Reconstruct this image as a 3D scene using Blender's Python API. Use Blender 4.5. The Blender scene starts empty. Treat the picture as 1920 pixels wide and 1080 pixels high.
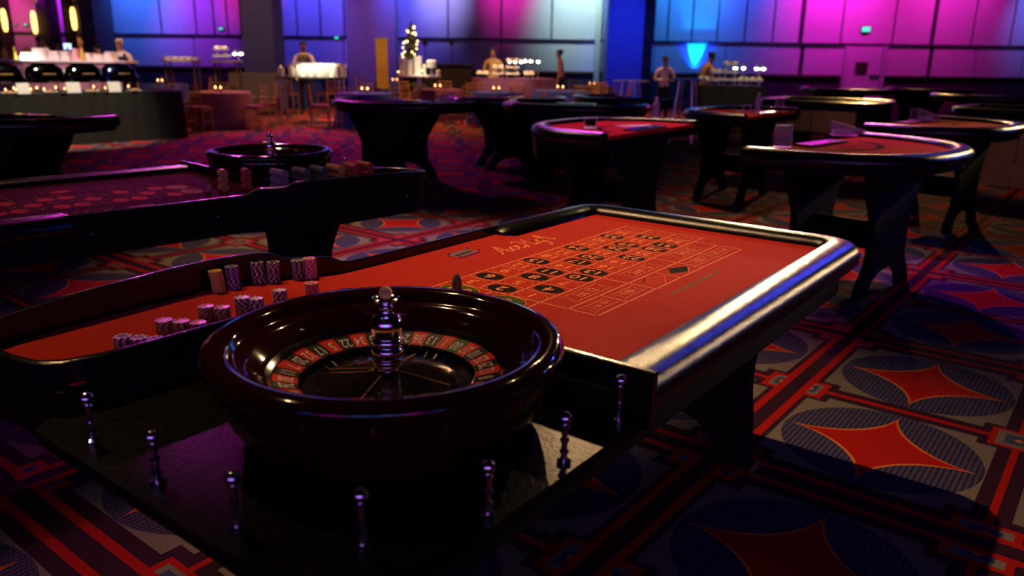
import bpy, bmesh, math, random
from mathutils import Vector, Matrix
from math import sin, cos, pi, radians, atan2, sqrt
random.seed(7)
SC = bpy.context.scene
COL = SC.collection

# ------------------------------------------------------------------ camera
CAM_H, FPX, PITCH, ROLL = 1.55, 1483.63, 0.28431, 0.01389
_r = Vector((0.99990349, 0.00389699, 0.01333537))
_u = Vector((-0.01389312, 0.28047056, 0.95976208))
_w = Vector((0.0, 0.95985472, -0.28049764))
cd = bpy.data.cameras.new('camera')
cam = bpy.data.objects.new('camera', cd)
COL.objects.link(cam)
cam.matrix_world = Matrix(((_r.x, _u.x, -_w.x, 0), (_r.y, _u.y, -_w.y, 0), (_r.z, _u.z, -_w.z, CAM_H), (0, 0, 0, 1)))
cd.sensor_width = 36.0
cd.lens = FPX * 36.0 / 1920.0
cd.clip_end = 200
cd.dof.use_dof = True
cd.dof.focus_distance = 2.25
cd.dof.aperture_fstop = 2.6
SC.camera = cam

# ------------------------------------------------------------------ world, exposure
wd = bpy.data.worlds.new('world')
SC.world = wd
wd.use_nodes = True
wd.node_tree.nodes['Background'].inputs[0].default_value = (0.004, 0.003, 0.008, 1)
wd.node_tree.nodes['Background'].inputs[1].default_value = 1.0
SC.view_settings.view_transform = 'Standard'
SC.view_settings.look = 'None'
SC.view_settings.exposure = 0.0
SC.view_settings.gamma = 1.0
SC.view_settings.use_curve_mapping = False


# ------------------------------------------------------------------ stage and house lamps
def spot(name, loc, to, color, power, angle=60, blend=0.5, radius=0.12):
    l = bpy.data.lights.new(name, 'SPOT')
    l.energy = power
    l.color = color
    l.spot_size = radians(angle)
    l.spot_blend = blend
    l.shadow_soft_size = radius
    o = bpy.data.objects.new(name, l)
    COL.objects.link(o)
    o.location = loc
    o.rotation_euler = (Vector(to) - Vector(loc)).to_track_quat('-Z', 'Y').to_euler()
    return o


WARM = (1.0, 0.58, 0.27)
MAG = (1.0, 0.06, 0.75)
BLUE = (0.08, 0.16, 1.0)
# warm ceiling downlights
spot('downlight_roulette', (-1.9, 4.6, 6.6), (0.26, 3.16, 0.9), WARM, 1500, 31, 1.0, 0.05)
spot('downlight_corner', (-3.3, 4.0, 6.6), (-0.98, 1.90, 0.9), WARM, 600, 20, 1.0, 0.08)
spot('downlight_entry', (-3.2, 1.6, 6.6), (-0.95, 0.95, 0.0), WARM, 330, 12, 1.0, 0.08)
spot('downlight_aisle', (-3.2, 9.5, 6.6), (-1.1, 6.0, 0.0), WARM, 2200, 34, 1.0, 0.10)
spot('downlight_tables', (1.5, 11.5, 6.6), (2.2, 7.8, 0.9), WARM, 900, 38, 1.0, 0.10)
spot('downlight_right', (6.4, 7.4, 6.6), (6.7, 10.4, 0.4), WARM, 420, 26, 1.0, 0.10)
spot('craps_fill', (4.6, 8.2, 6.6), (5.0, 11.4, 0.8), WARM, 420, 22, 1.0, 0.10)  # warm spot added in front to brighten the brown panels
spot('downlight_banquet', (-1.5, 20.0, 6.6), (-2.0, 20.5, 0.5), (1.0, 0.42, 0.16), 2000, 100, 0.9, 0.1)
spot('downlight_banquet', (-7.5, 19.5, 6.6), (-7.0, 19.5, 0.5), (1.0, 0.42, 0.18), 1500, 80, 0.9, 0.1)
spot('downlight_banquet', (3.5, 21.0, 6.6), (3.6, 21.0, 0.5), (1.0, 0.42, 0.18), 1300, 80, 0.9, 0.1)
# warm spots deep in the room, set low for gold highlights on the rails
spot('track_head_back', (6.8, 21.5, 6.7), (0.74, 2.75, 1.12), (1.0, 0.66, 0.30), 4200, 5.6, 0.8, 0.16)
spot('wall_head_right', (15.0, 12.6, 4.2), (0.90, 2.25, 1.06), (1.0, 0.62, 0.27), 2600, 3.4, 0.8, 0.12)
spot('track_head_right', (15.0, 14.5, 5.6), (2.85, 5.35, 1.05), (1.0, 0.62, 0.27), 5200, 3.6, 0.8, 0.14)
spot('track_head_right', (16.0, 17.0, 5.4), (4.6, 7.75, 1.05), (1.0, 0.60, 0.25), 5200, 4.0, 0.8, 0.14)
spot('track_head_low', (8.6, 27.0, 3.2), (1.75, 5.3, 1.02), (1.0, 0.66, 0.30), 5000, 2.8, 0.8, 0.16)
spot('track_head_far', (10.5, 24.0, 6.6), (7.0, 13.5, 0.9), (1.0, 0.55, 0.18), 3600, 30, 0.8, 0.16)
# magenta and blue stage cans
spot('magenta_can', (-3.55, 10.4, 6.6), (-2.1, 5.0, 0.9), MAG, 330, 22, 1.0, 0.16)
spot('magenta_far', (-9.6, 26.0, 7.3), (-2.1, 4.75, 0.97), MAG, 6500, 3.8, 0.8, 0.16)
spot('magenta_edge', (-9.4, 22.0, 5.6), (-3.75, 7.4, 1.0), MAG, 2600, 2.4, 0.8, 0.14)
spot('magenta_pin', (-9.2, 18.5, 6.6), (-0.93, 2.37, 0.97), MAG, 3000, 1.35, 0.4, 0.16)
spot('plank_sheen', (1.35, 12.8, 6.6), (0.17, 1.42, 0.85), WARM, 2600, 1.7, 0.6, 0.10)  # warm beam added to put a sheen on the wheel platform
spot('magenta_can', (0.6, 15.5, 6.9), (0.9, 7.4, 0.9), MAG, 2600, 15, 1.0, 0.12)
spot('magenta_can', (-6.5, 22.0, 6.9), (-3.6, 14.2, 0.0), MAG, 3600, 40, 1.0, 0.12)
spot('magenta_can', (4.6, 13.0, 6.9), (3.0, 6.1, 0.0), (0.75, 0.05, 1.0), 2000, 17, 1.0, 0.12)
spot('violet_can', (-1.6, 12.6, 6.9), (-0.5, 5.7, 0.0), (0.6, 0.06, 1.0), 2600, 20, 1.0, 0.12)
spot('blue_can', (9.2, 13.6, 6.6), (0.88, 2.30, 1.05), (0.05, 0.07, 1.0), 1100, 4.4, 0.8, 0.2)
spot('blue_fill', (9.2, 13.4, 6.6), (2.2, 2.6, 0.0), (0.05, 0.10, 1.0), 220, 16, 1.0, 0.2)  # dim spot added to tint the near carpet blue
spot('wheel_fill', (2.4, 6.4, 6.6), (-0.26, 1.48, 0.95), WARM, 480, 6.0, 0.8, 0.05)  # warm spot added to brighten the wheel numbers
spot('left_table_fill', (-4.6, 6.0, 6.6), (-2.2, 4.0, 0.9), WARM, 420, 22, 1.0, 0.08)  # warm spot added to bring out the dark table's print
spot('blue_can', (16.0, 10.5, 4.2), (2.2, 4.6, 0.9), (0.03, 0.12, 1.0), 600, 20, 0.9, 0.2)
spot('blue_can', (-3.0, 15.0, 6.6), (3.0, 6.8, 0.9), (0.05, 0.07, 1.0), 800, 15, 0.9, 0.2)

YW = 33.4  # back wall


def wall_wash(name, px, py, color, power, angle, dx=0.0, off=3.2, blend=0.9, up=2.2):
    tgt = at(px, py, YW)
    spot(name, (tgt.x + dx, YW - off, min(tgt.z + up, 7.4)), tgt, color, power, angle, blend, 0.1)


def ray(x, y):
    return _w + _r * ((x - 960) / FPX) - _u * ((y - 540) / FPX)


def at(x, y, Y):
    d = ray(x, y)
    return Vector((0, 0, CAM_H)) + d * (Y / d.y)


def gp(x, y, z=0.0):
    d = ray(x, y)
    return Vector((0, 0, CAM_H)) + d * ((z - CAM_H) / d.z)


for (nm, px_, py_, col_, pw_, an_) in (
        ('wash_magenta', 1560, -15, (1.0, 0.02, 0.80), 1500, 80), ('wash_magenta', 1690, 20, (1.0, 0.02, 0.60), 420, 85), ('wash_magenta', 1800, 30, (0.9, 0.02, 0.62), 420, 85),
        ('wash_blue', 1950, 60, (0.12, 0.16, 1.0), 420, 60), ('wash_blue', 1290, 0, (0.02, 0.26, 1.0), 1000, 75), ('wash_blue', 1395, 40, (0.05, 0.10, 1.0), 420, 85),
        ('wash_white', 1085, 20, (0.60, 0.95, 1.0), 900, 70), ('wash_magenta', 955, -15, (1.0, 0.02, 0.55), 820, 50), ('wash_white', 830, 5, (0.42, 0.36, 1.0), 900, 46),
        ('wash_blue', 765, 50, (0.09, 0.09, 1.0), 420, 70), ('wash_blue', 585, 40, (0.09, 0.07, 1.0), 620, 85), ('wash_blue', 640, -10, (0.16, 0.14, 1.0), 300, 40),
        ('wash_magenta', 512, -5, (1.0, 0.04, 0.55), 240, 26), ('wash_magenta', 440, 25, (1.0, 0.03, 0.60), 300, 36),
        ('wash_blue', 268, 15, (0.04, 0.16, 1.0), 950, 66), ('wash_violet', 365, 70, (0.36, 0.04, 1.0), 420, 70), ('wash_violet', 105, 45, (0.6, 0.03, 1.0), 750, 32), ('wash_magenta', 30, 60, (0.9, 0.02, 0.35), 360, 44)):
    wall_wash(nm, px_, py_ - 30, col_, pw_ * 1.45, an_, off=2.4, blend=1.0)
# spots added for the columns, which the wall washes leave dark
p_ = at(694, 50, YW - 1.0)
spot('column_wash', (p_.x - 0.3, YW - 6.5, 7.0), (p_.x, YW - 1.0, 2.4), (0.36, 0.10, 0.80), 800, 34, 1.0, 0.1)
p_ = at(1174, 60, YW - 1.6)
spot('column_wash', (p_.x + 0.2, YW - 6.5, 7.0), (p_.x, YW - 1.6, 2.4), (0.02, 0.08, 1.0), 1500, 30, 1.0, 0.1)
p_ = at(480, 60, 27.0)
spot('column_wash', (p_.x + 0.6, 23.0, 7.0), (p_.x, 27.0, 2.2), (0.55, 0.40, 0.50), 240, 30, 1.0, 0.1)


# ------------------------------------------------------------------ node maths
class X:
    """socket wrapper so that patterns can be written as arithmetic"""
    def __init__(s, nt, v):
        s.nt, s.v = nt, v

    def _op(s, op, *a):
        n = s.nt.nodes.new('ShaderNodeMath')
        n.operation = op
        for i, q in enumerate((s,) + a):
            q = q.v if isinstance(q, X) else q
            if isinstance(q, (int, float)):
                n.inputs[i].default_value = q
            else:
                s.nt.links.new(q, n.inputs[i])
        return X(s.nt, n.outputs[0])

    def __add__(s, o): return s._op('ADD', o)
    def __sub__(s, o): return s._op('SUBTRACT', o)
    def __mul__(s, o): return s._op('MULTIPLY', o)
    def __truediv__(s, o): return s._op('DIVIDE', o)
    def __lt__(s, o): return s._op('LESS_THAN', o)
    def __gt__(s, o): return s._op('GREATER_THAN', o)
    def __pow__(s, o): return s._op('POWER', o)
    def abs(s): return s._op('ABSOLUTE')
    def max(s, o): return s._op('MAXIMUM', o)
    def min(s, o): return s._op('MINIMUM', o)
    def fract(s): return s._op('FRACT')
    def pingpong(s, o): return s._op('PINGPONG', o)
    def sin(s): return s._op('SINE')


MATS = {}


def newmat(name):
    m = bpy.data.materials.new(name)
    m.use_nodes = True
    nt = m.node_tree
    b = nt.nodes['Principled BSDF']
    MATS[name] = m
    return m, nt, b


def mixc(nt, fac, a, b):
    n = nt.nodes.new('ShaderNodeMix')
    n.data_type = 'RGBA'
    for q, i in ((fac, 0), (a, 6), (b, 7)):
        q = q.v if isinstance(q, X) else q
        if isinstance(q, (int, float)):
            n.inputs[i].default_value = q
        elif isinstance(q, tuple):
            n.inputs[i].default_value = q + (1,) if len(q) == 3 else q
        else:
            nt.links.new(q, n.inputs[i])
    return X(nt, n.outputs[2])


def mat(name, color, rough=0.5, metal=0.0, var=0.15, scale=40, bump=0.0, bscale=300, coat=0.0, trans=0.0, ior=1.45, emit=None, estr=0.0, spec=0.5, sheen=0.0):
    if name in MATS:
        return MATS[name]
    m, nt, b = newmat(name)
    tc = nt.nodes.new('ShaderNodeTexCoord')
    nz = nt.nodes.new('ShaderNodeTexNoise')
    nz.inputs['Scale'].default_value = scale
    nz.inputs['Detail'].default_value = 3
    nt.links.new(tc.outputs['Object'], nz.inputs['Vector'])
    c = mixc(nt, X(nt, nz.outputs[0]), tuple(max(0, k * (1 - var)) for k in color), tuple(min(1, k * (1 + var)) for k in color))
    nt.links.new(c.v, b.inputs['Base Color'])
    b.inputs['Roughness'].default_value = rough
    b.inputs['Metallic'].default_value = metal
    b.inputs['Coat Weight'].default_value = coat
    b.inputs['Coat Roughness'].default_value = 0.08
    b.inputs['Transmission Weight'].default_value = trans
    b.inputs['IOR'].default_value = ior
    b.inputs['Specular IOR Level'].default_value = spec
    b.inputs['Sheen Weight'].default_value = sheen
    if emit:
        b.inputs['Emission Color'].default_value = emit + (1,)
        b.inputs['Emission Strength'].default_value = estr
    if bump:
        n2 = nt.nodes.new('ShaderNodeTexNoise')
        n2.inputs['Scale'].default_value = bscale
        n2.inputs['Detail'].default_value = 4
        nt.links.new(tc.outputs['Object'], n2.inputs['Vector'])
        bp = nt.nodes.new('ShaderNodeBump')
        bp.inputs['Strength'].default_value = bump
        bp.inputs['Distance'].default_value = 0.002
        nt.links.new(n2.outputs[0], bp.inputs['Height'])
        nt.links.new(bp.outputs[0], b.inputs['Normal'])
    return m


M_BLACKWOOD = mat('black_lacquered_wood', (0.006, 0.005, 0.005), 0.19, var=0.4, scale=60, bump=0.25, bscale=120)
M_PLANK = mat('black_stained_plank', (0.003, 0.0025, 0.0025), 0.34, var=0.5, scale=30, bump=0.8, bscale=90, spec=0.10)
M_LEATHER = mat('black_leather', (0.006, 0.0055, 0.006), 0.22, var=0.4, scale=50, bump=0.30, bscale=420)
M_PANEL = mat('black_leg_board', (0.004, 0.004, 0.0045), 0.65, var=0.3, spec=0.15)
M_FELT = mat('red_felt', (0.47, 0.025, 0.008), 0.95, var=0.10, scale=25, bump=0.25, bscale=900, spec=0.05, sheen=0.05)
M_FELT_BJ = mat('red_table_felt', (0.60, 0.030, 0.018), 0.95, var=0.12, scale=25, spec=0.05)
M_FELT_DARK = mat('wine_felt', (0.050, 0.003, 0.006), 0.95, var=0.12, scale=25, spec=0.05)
M_OVAL_RED = mat('red_print', (0.54, 0.034, 0.012), 0.9, var=0.1, spec=0.05)
M_OVAL_RED2 = mat('bright_red_print', (0.66, 0.05, 0.05), 0.9, var=0.1, spec=0.05)
M_OVAL_BLACK = mat('black_print', (0.012, 0.010, 0.008), 0.9, var=0.3, spec=0.05)
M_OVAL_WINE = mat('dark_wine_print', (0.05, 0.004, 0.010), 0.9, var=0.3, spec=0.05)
M_OVAL_GREEN = mat('green_print', (0.075, 0.10, 0.018), 0.9, var=0.2, spec=0.05)
M_OVAL_PALE = mat('pale_print', (0.42, 0.16, 0.10), 0.9, var=0.2, spec=0.05)
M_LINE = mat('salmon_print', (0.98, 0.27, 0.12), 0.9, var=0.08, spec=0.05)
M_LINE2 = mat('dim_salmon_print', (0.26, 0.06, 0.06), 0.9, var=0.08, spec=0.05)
M_URL = mat('olive_print', (0.33, 0.20, 0.085), 0.9, var=0.1, spec=0.05)
M_CHROME = mat('chrome', (0.82, 0.80, 0.86), 0.07, 1.0, var=0.04)
M_CHROME_D = mat('dark_chrome', (0.40, 0.38, 0.44), 0.13, 1.0, var=0.2, scale=20)
M_BRASS = mat('brass', (0.80, 0.50, 0.20), 0.28, 0.7, var=0.15)
M_MAHOG = mat('mahogany_lacquer', (0.019, 0.0022, 0.0018), 0.07, var=0.35, scale=8)
M_MAHOG_IN = mat('mahogany_bowl', (0.060, 0.009, 0.006), 0.10, var=0.35, scale=8, coat=0.6)
M_WHEEL_RED = mat('wheel_red', (0.62, 0.018, 0.010), 0.35, var=0.1)
M_WHEEL_BLACK = mat('wheel_black', (0.008, 0.008, 0.008), 0.35, var=0.2)
M_WHEEL_GREEN = mat('wheel_green', (0.015, 0.12, 0.03), 0.35, var=0.1)
M_WHEEL_TEXT = mat('wheel_numeral', (0.72, 0.60, 0.52), 0.5, var=0.05)
M_IVORY = mat('ivory_ball', (0.60, 0.32, 0.16), 0.55, var=0.05)
M_CONE = mat('smoked_cone', (0.085, 0.060, 0.045), 0.12, 0.85, var=0.5, scale=30)
M_GREENGLASS = mat('green_marker_glass', (0.16, 0.16, 0.05), 0.2, var=0.2, trans=0.25)
M_ACRYLIC = mat('pink_lit_acrylic', (0.95, 0.80, 0.90), 0.08, var=0.02, trans=0.90, ior=1.3)  # clear acrylic; its faint pink stands in for magenta light
M_PLASTIC = mat('pink_lit_bottle_plastic', (0.92, 0.80, 0.88), 0.16, var=0.02, trans=0.45, ior=1.3)  # clear plastic with magenta light mixed into its colour
M_PAPER = mat('white_card', (0.82, 0.80, 0.74), 0.8, var=0.04)
M_WHITECLOTH = mat('white_linen', (0.80, 0.77, 0.70), 0.85, var=0.05)
M_BLACKCLOTH = mat('black_linen', (0.020, 0.018, 0.014), 0.9, var=0.25, scale=12)
M_BLUECLOTH = mat('royal_blue_linen', (0.03, 0.06, 0.42), 0.75, var=0.2, scale=10)
M_GOLDWOOD = mat('gold_painted_wood', (0.55, 0.26, 0.09), 0.4, var=0.15)
M_CUSHION = mat('plum_cushion', (0.22, 0.05, 0.09), 0.8, var=0.15)
M_BROWNWOOD = mat('brown_oak_panel', (0.20, 0.115, 0.045), 0.6, var=0.3, scale=14)
M_STEEL = mat('brushed_steel', (0.55, 0.55, 0.58), 0.3, 1.0, var=0.1)
M_DARKSTEEL = mat('mirror_steel', (0.30, 0.30, 0.32), 0.08, 1.0, var=0.1)
M_SKIN = mat('skin', (0.50, 0.27, 0.17), 0.55, var=0.08)
M_SKIN2 = mat('deep_skin', (0.22, 0.10, 0.06), 0.55, var=0.08)
M_SHIRT = mat('white_shirt', (0.78, 0.74, 0.74), 0.8, var=0.04)
M_VEST = mat('grey_vest', (0.14, 0.13, 0.16), 0.8, var=0.1)
M_TAN = mat('tan_blouse', (0.42, 0.27, 0.12), 0.8, var=0.1)
M_TROUSER = mat('black_trousers', (0.010, 0.010, 0.012), 0.85, var=0.2)
M_NAVY = mat('navy_jacket', (0.012, 0.016, 0.05), 0.8, var=0.2)
M_HAIR = mat('dark_hair', (0.010, 0.008, 0.007), 0.6, var=0.3)
M_FIR = mat('dark_fir', (0.012, 0.030, 0.012), 0.8, var=0.4)
M_BULB = mat('warm_bulb', (1, 0.8, 0.5), 0.4, emit=(1.0, 0.62, 0.26), estr=7)
M_BULB_W = mat('white_bulb', (1, 0.95, 0.85), 0.4, emit=(1.0, 0.86, 0.62), estr=40)
M_FLAME = mat('candle_flame', (1, 0.6, 0.3), 0.4, emit=(1.0, 0.45, 0.16), estr=12)
M_SCONCE = mat('sconce_glass', (1, 0.8, 0.5), 0.4, emit=(1.0, 0.62, 0.15), estr=3.2)
M_EXIT = mat('exit_green', (0.1, 0.7, 0.4), 0.4, emit=(0.04, 0.85, 0.45), estr=1.3)
M_SCREEN = mat('lit_screen', (0.4, 0.6, 1.0), 0.4, emit=(0.35, 0.6, 1.0), estr=1.6)
M_GOLDCLOTH = mat('gold_satin', (0.62, 0.42, 0.06), 0.5, var=0.2, scale=6)
M_WALL = mat('pale_wall_fabric', (0.62, 0.60, 0.62), 0.85, var=0.10, scale=5)
M_WALLDARK = mat('dark_wall_trim', (0.035, 0.028, 0.04), 0.7, var=0.2)
M_CEIL = mat('dark_ceiling', (0.02, 0.02, 0.025), 0.9, var=0.2)
M_FIXTURE = mat('black_housing', (0.01, 0.01, 0.01), 0.5, var=0.2)
M_LEMON = mat('lemon_yellow', (0.7, 0.6, 0.05), 0.5, var=0.1)
M_TANFOOD = mat('baked_food', (0.50, 0.25, 0.09), 0.7, var=0.4, scale=60)
M_PINKPANEL = mat('pink_light_bar_front', (0.55, 0.30, 0.34), 0.5, var=0.25, scale=6)  # pink light falling on the bar front is mixed into its colour


# carpet: rectangles with ellipses and four-pointed stars between double and single red lines
def carpet_material():
    m, nt, b = newmat('patterned_carpet')
    tc = nt.nodes.new('ShaderNodeTexCoord')
    sx = nt.nodes.new('ShaderNodeSeparateXYZ')
    nt.links.new(tc.outputs['Object'], sx.inputs[0])
    x, y = X(nt, sx.outputs[0]), X(nt, sx.outputs[1])
    x0, y0, ang, Ha, Hb = 0.8084, 2.9170, 0.90776, 0.97475, 0.98789
    c, s = cos(ang), sin(ang)
    dx, dy = x - x0, y - y0
    a = ((dx * c + dy * s) / Ha - 0.015) / 0.975
    bb = ((dx * s - dy * c) / Hb - 0.029) / 0.967
    u, v = a.pingpong(1.0), bb.pingpong(1.0)

    def box(ul, uh, vl, vh):
        return (u > ul) * (u < uh) * (v > vl) * (v < vh)
    DARK, RED, ORG = (0.034, 0.012, 0.022), (0.38, 0.012, 0.006), (0.66, 0.19, 0.026)
    OLI, BLU1, BLU2, BLU3 = (0.175, 0.150, 0.115), (0.026, 0.022, 0.055), (0.075, 0.070, 0.120), (0.05, 0.065, 0.12)
    col = mixc(nt, box(0.14, 0.932, 0.10, 0.932), DARK, OLI)
    corner = box(-1, 0.212, -1, 0.192).max(box(0.866, 2, -1, 0.192)).max(box(-1, 0.212, 0.848, 2)).max(box(0.866, 2, 0.848, 2))
    col = mixc(nt, corner, col, DARK)
    # ridged ellipse
    eu, ev = (u - 0.540) / 0.398, (v - 0.520) / 0.408
    ell = (eu * eu + ev * ev) < 1.0
    st = (bb * 47.0).fract()
    dash = (a * 60.0 + bb * 20.0).fract()
    ridge = (st > 0.45) * ((dash > 0.3) * 0.7 + 0.3)
    eb = mixc(nt, ridge, BLU1, BLU2)
    col = mixc(nt, ell * (corner * -1.0 + 1.0), col, eb)
    # star with outline
    su, sv = ((u - 0.541) / 0.374).abs(), ((v - 0.520) / 0.396).abs()
    star = su._op('POWER', 0.60) + sv._op('POWER', 0.60)
    col = mixc(nt, star < 1.0, col, ORG)
    col = mixc(nt, star < 0.955, col, RED)
    # red lines
    lines = box(0.041, 0.079, 0.035, 2).max(box(0.035, 2, 0.036, 0.075)).max((u > 0.982) * (v > 0.075)).max((v > 0.986) * (u > 0.079))
    # frames where lines meet
    frames = box(0.893, 2, 0.036, 0.152).max(box(0.041, 0.158, 0.886, 2)).max(box(0.893, 2, 0.886, 2)).max(box(0.041, 0.165, 0.036, 0.150))
    col = mixc(nt, lines.max(frames), col, RED)
    inner = box(0.926, 2, 0.073, 0.124).max(box(0.078, 0.133, 0.914, 2)).max(box(0.918, 2, 0.914, 2)).max(box(0.079, 0.135, 0.075, 0.122))
    col = mixc(nt, inner, col, OLI)
    bl = box(0.950, 2, 0.073, 0.108).max(box(0.078, 0.115, 0.945, 2)).max(box(0.945, 2, 0.945, 2)).max(box(0.085, 0.118, 0.080, 0.110))
    col = mixc(nt, bl, col, BLU3)
    d1 = ((u - 1.0).abs() / 0.03)._op('POWER', 0.7) + ((v - 0.073).abs() / 0.022)._op('POWER', 0.7)
    d2 = ((u - 0.078).abs() / 0.024)._op('POWER', 0.7) + ((v - 1.0).abs() / 0.04)._op('POWER', 0.7)
    d3 = ((u - 1.0).abs() / 0.024)._op('POWER', 0.7) + ((v - 1.0).abs() / 0.026)._op('POWER', 0.7)
    dia = ((d1 < 1.0) * (v > 0.073)).max((d2 < 1.0) * (u > 0.078)).max(d3 < 1.0)
    col = mixc(nt, dia, col, ORG)
    nz = nt.nodes.new('ShaderNodeTexNoise')
    nz.inputs['Scale'].default_value = 260
    nt.links.new(tc.outputs['Object'], nz.inputs['Vector'])
    g = X(nt, nz.outputs[0]) * 0.7 + 0.65
    vm = nt.nodes.new('ShaderNodeVectorMath')
    vm.operation = 'SCALE'
    nt.links.new(col.v, vm.inputs[0])
    nt.links.new(g.v, vm.inputs['Scale'])
    nt.links.new(vm.outputs[0], b.inputs['Base Color'])
    b.inputs['Roughness'].default_value = 0.95
    b.inputs['Specular IOR Level'].default_value = 0.04
    bp = nt.nodes.new('ShaderNodeBump')
    bp.inputs['Strength'].default_value = 0.35
    bp.inputs['Distance'].default_value = 0.004
    nt.links.new(nz.outputs[0], bp.inputs['Height'])
    nt.links.new(bp.outputs[0], b.inputs['Normal'])
    return m


def chip_material(name, body, spots):
    m, nt, b = newmat(name)
    tc = nt.nodes.new('ShaderNodeTexCoord')
    sx = nt.nodes.new('ShaderNodeSeparateXYZ')
    nt.links.new(tc.outputs['Object'], sx.inputs[0])
    x, y = X(nt, sx.outputs[0]), X(nt, sx.outputs[1])
    an = y._op('ARCTAN2', x)
    r = (x * x + y * y)._op('SQRT')
    stripe = ((an * (8 / (2 * pi)) + 8.0).fract() < 0.42) * (r > 0.0135)
    ring = (r > 0.0118) * (r < 0.0132)
    c = mixc(nt, stripe, body, spots)
    c = mixc(nt, ring, c, spots)
    nt.links.new(c.v, b.inputs['Base Color'])
    b.inputs['Roughness'].default_value = 0.34
    return m


# ------------------------------------------------------------------ mesh helpers
class MB:
    def __init__(s):
        s.v, s.f = [], []

    def add(s, vs, fs):
        o = len(s.v)
        s.v += [tuple(q) for q in vs]
        s.f += [tuple(i + o for i in f) for f in fs]
        return s

    def box(s, x0, x1, y0, y1, z0, z1):
        return s.add([(x0, y0, z0), (x1, y0, z0), (x1, y1, z0), (x0, y1, z0), (x0, y0, z1), (x1, y0, z1), (x1, y1, z1), (x0, y1, z1)],
                     [(0, 3, 2, 1), (4, 5, 6, 7), (0, 1, 5, 4), (1, 2, 6, 5), (2, 3, 7, 6), (3, 0, 4, 7)])

    def lathe(s, prof, n=24, c=(0, 0, 0), close=False):
        vs, fs = [], []
        k = len(prof)
        for i in range(n):
            a = 2 * pi * i / n
            for (r, z) in prof:
                vs.append((c[0] + r * cos(a), c[1] + r * sin(a), c[2] + z))
        for i in range(n):
            j = (i + 1) % n
            for q in range(k if close else k - 1):
                q2 = (q + 1) % k
                fs.append((i * k + q, j * k + q, j * k + q2, i * k + q2))
        if not close:
            if prof[0][0] > 1e-6:
                fs.append(tuple(i * k for i in range(n))[::-1])
            if prof[-1][0] > 1e-6:
                fs.append(tuple(i * k + k - 1 for i in range(n)))
        return s.add(vs, fs)

    def prism(s, poly, z0, z1):
        n = len(poly)
        vs = [(p[0], p[1], z0) for p in poly] + [(p[0], p[1], z1) for p in poly]
        fs = [tuple(range(n))[::-1], tuple(range(n, 2 * n))]
        fs += [(i, (i + 1) % n, n + (i + 1) % n, n + i) for i in range(n)]
        return s.add(vs, fs)

    def sweep(s, path, secs, closed=False):
        """path: xy points; secs: list of (offset to the right, z) per path point (or one list for all)"""
        n = len(path)
        if not isinstance(secs[0], list):
            secs = [secs] * n
        k = len(secs[0])
        vs, fs = [], []
        for i, p in enumerate(path):
            a = path[(i - 1) % n] if (closed or i > 0) else path[0]
            b = path[(i + 1) % n] if (closed or i < n - 1) else path[-1]
            d0 = Vector((p[0] - a[0], p[1] - a[1], 0))
            d1 = Vector((b[0] - p[0], b[1] - p[1], 0))
            d0 = d0.normalized() if d0.length > 1e-9 else d1.normalized()
            d1 = d1.normalized() if d1.length > 1e-9 else d0
            t = (d0 + d1).normalized()
            nr = Vector((t.y, -t.x, 0))
            m = 1.0 / max(0.5, nr.dot(Vector((d0.y, -d0.x, 0))))
            for (o, z) in secs[i]:
                vs.append((p[0] + nr.x * o * m, p[1] + nr.y * o * m, z))
        for i in range(n if closed else n - 1):
            j = (i + 1) % n
            for q in range(k):
                q2 = (q + 1) % k
                fs.append((i * k + q, i * k + q2, j * k + q2, j * k + q))
        if not closed:
            fs.append(tuple(range(k))[::-1])
            fs.append(tuple((n - 1) * k + q for q in range(k)))
        return s.add(vs, fs)

    def tube(s, p0, p1, r0, r1=None, n=8):
        r1 = r0 if r1 is None else r1
        p0, p1 = Vector(p0), Vector(p1)
        d = (p1 - p0).normalized()
        a = d.orthogonal().normalized()
        b = d.cross(a)
        vs = []
        for p, r in ((p0, r0), (p1, r1)):
            vs += [p + (a * cos(2 * pi * i / n) + b * sin(2 * pi * i / n)) * r for i in range(n)]
        fs = [(i, (i + 1) % n, n + (i + 1) % n, n + i) for i in range(n)]
        fs += [tuple(range(n))[::-1], tuple(range(n, 2 * n))]
        return s.add(vs, fs)

    def ball(s, c, r, n=12, m=8, sc=(1, 1, 1)):
        vs, fs = [], []
        for j in range(m + 1):
            ph = -pi / 2 + pi * j / m
            for i in range(n):
                a = 2 * pi * i / n
                vs.append((c[0] + r * sc[0] * cos(ph) * cos(a), c[1] + r * sc[1] * cos(ph) * sin(a), c[2] + r * sc[2] * sin(ph)))
        for j in range(m):
            for i in range(n):
                fs.append((j * n + i, j * n + (i + 1) % n, (j + 1) * n + (i + 1) % n, (j + 1) * n + i))
        return s.add(vs, fs)

    def mesh(s, name, smooth=None):
        me = bpy.data.meshes.new(name)
        me.from_pydata(s.v, [], s.f)
        bm = bmesh.new()
        bm.from_mesh(me)
        bmesh.ops.remove_doubles(bm, verts=bm.verts, dist=1e-6)
        bmesh.ops.recalc_face_normals(bm, faces=bm.faces)
        if smooth is not None:
            for f in bm.faces:
                f.smooth = True
            for e in bm.edges:
                if len(e.link_faces) == 2 and e.calc_face_angle(0) > smooth:
                    e.smooth = False
        bm.to_mesh(me)
        bm.free()
        return me

    def build(s, name, material, parent=None, smooth=None, loc=None, rz=None):
        me = s.mesh(name, smooth)
        return link(name, me, material, parent, loc, rz)


SM = radians(35)


def link(name, me, material=None, parent=None, loc=None, rz=None):
    if material and not me.materials:
        me.materials.append(material)
    o = bpy.data.objects.new(name, me)
    COL.objects.link(o)
    if parent:
        o.parent = parent
    if loc is not None:
        o.location = loc
    if rz is not None:
        o.rotation_euler = (0, 0, rz)
    return o


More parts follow.
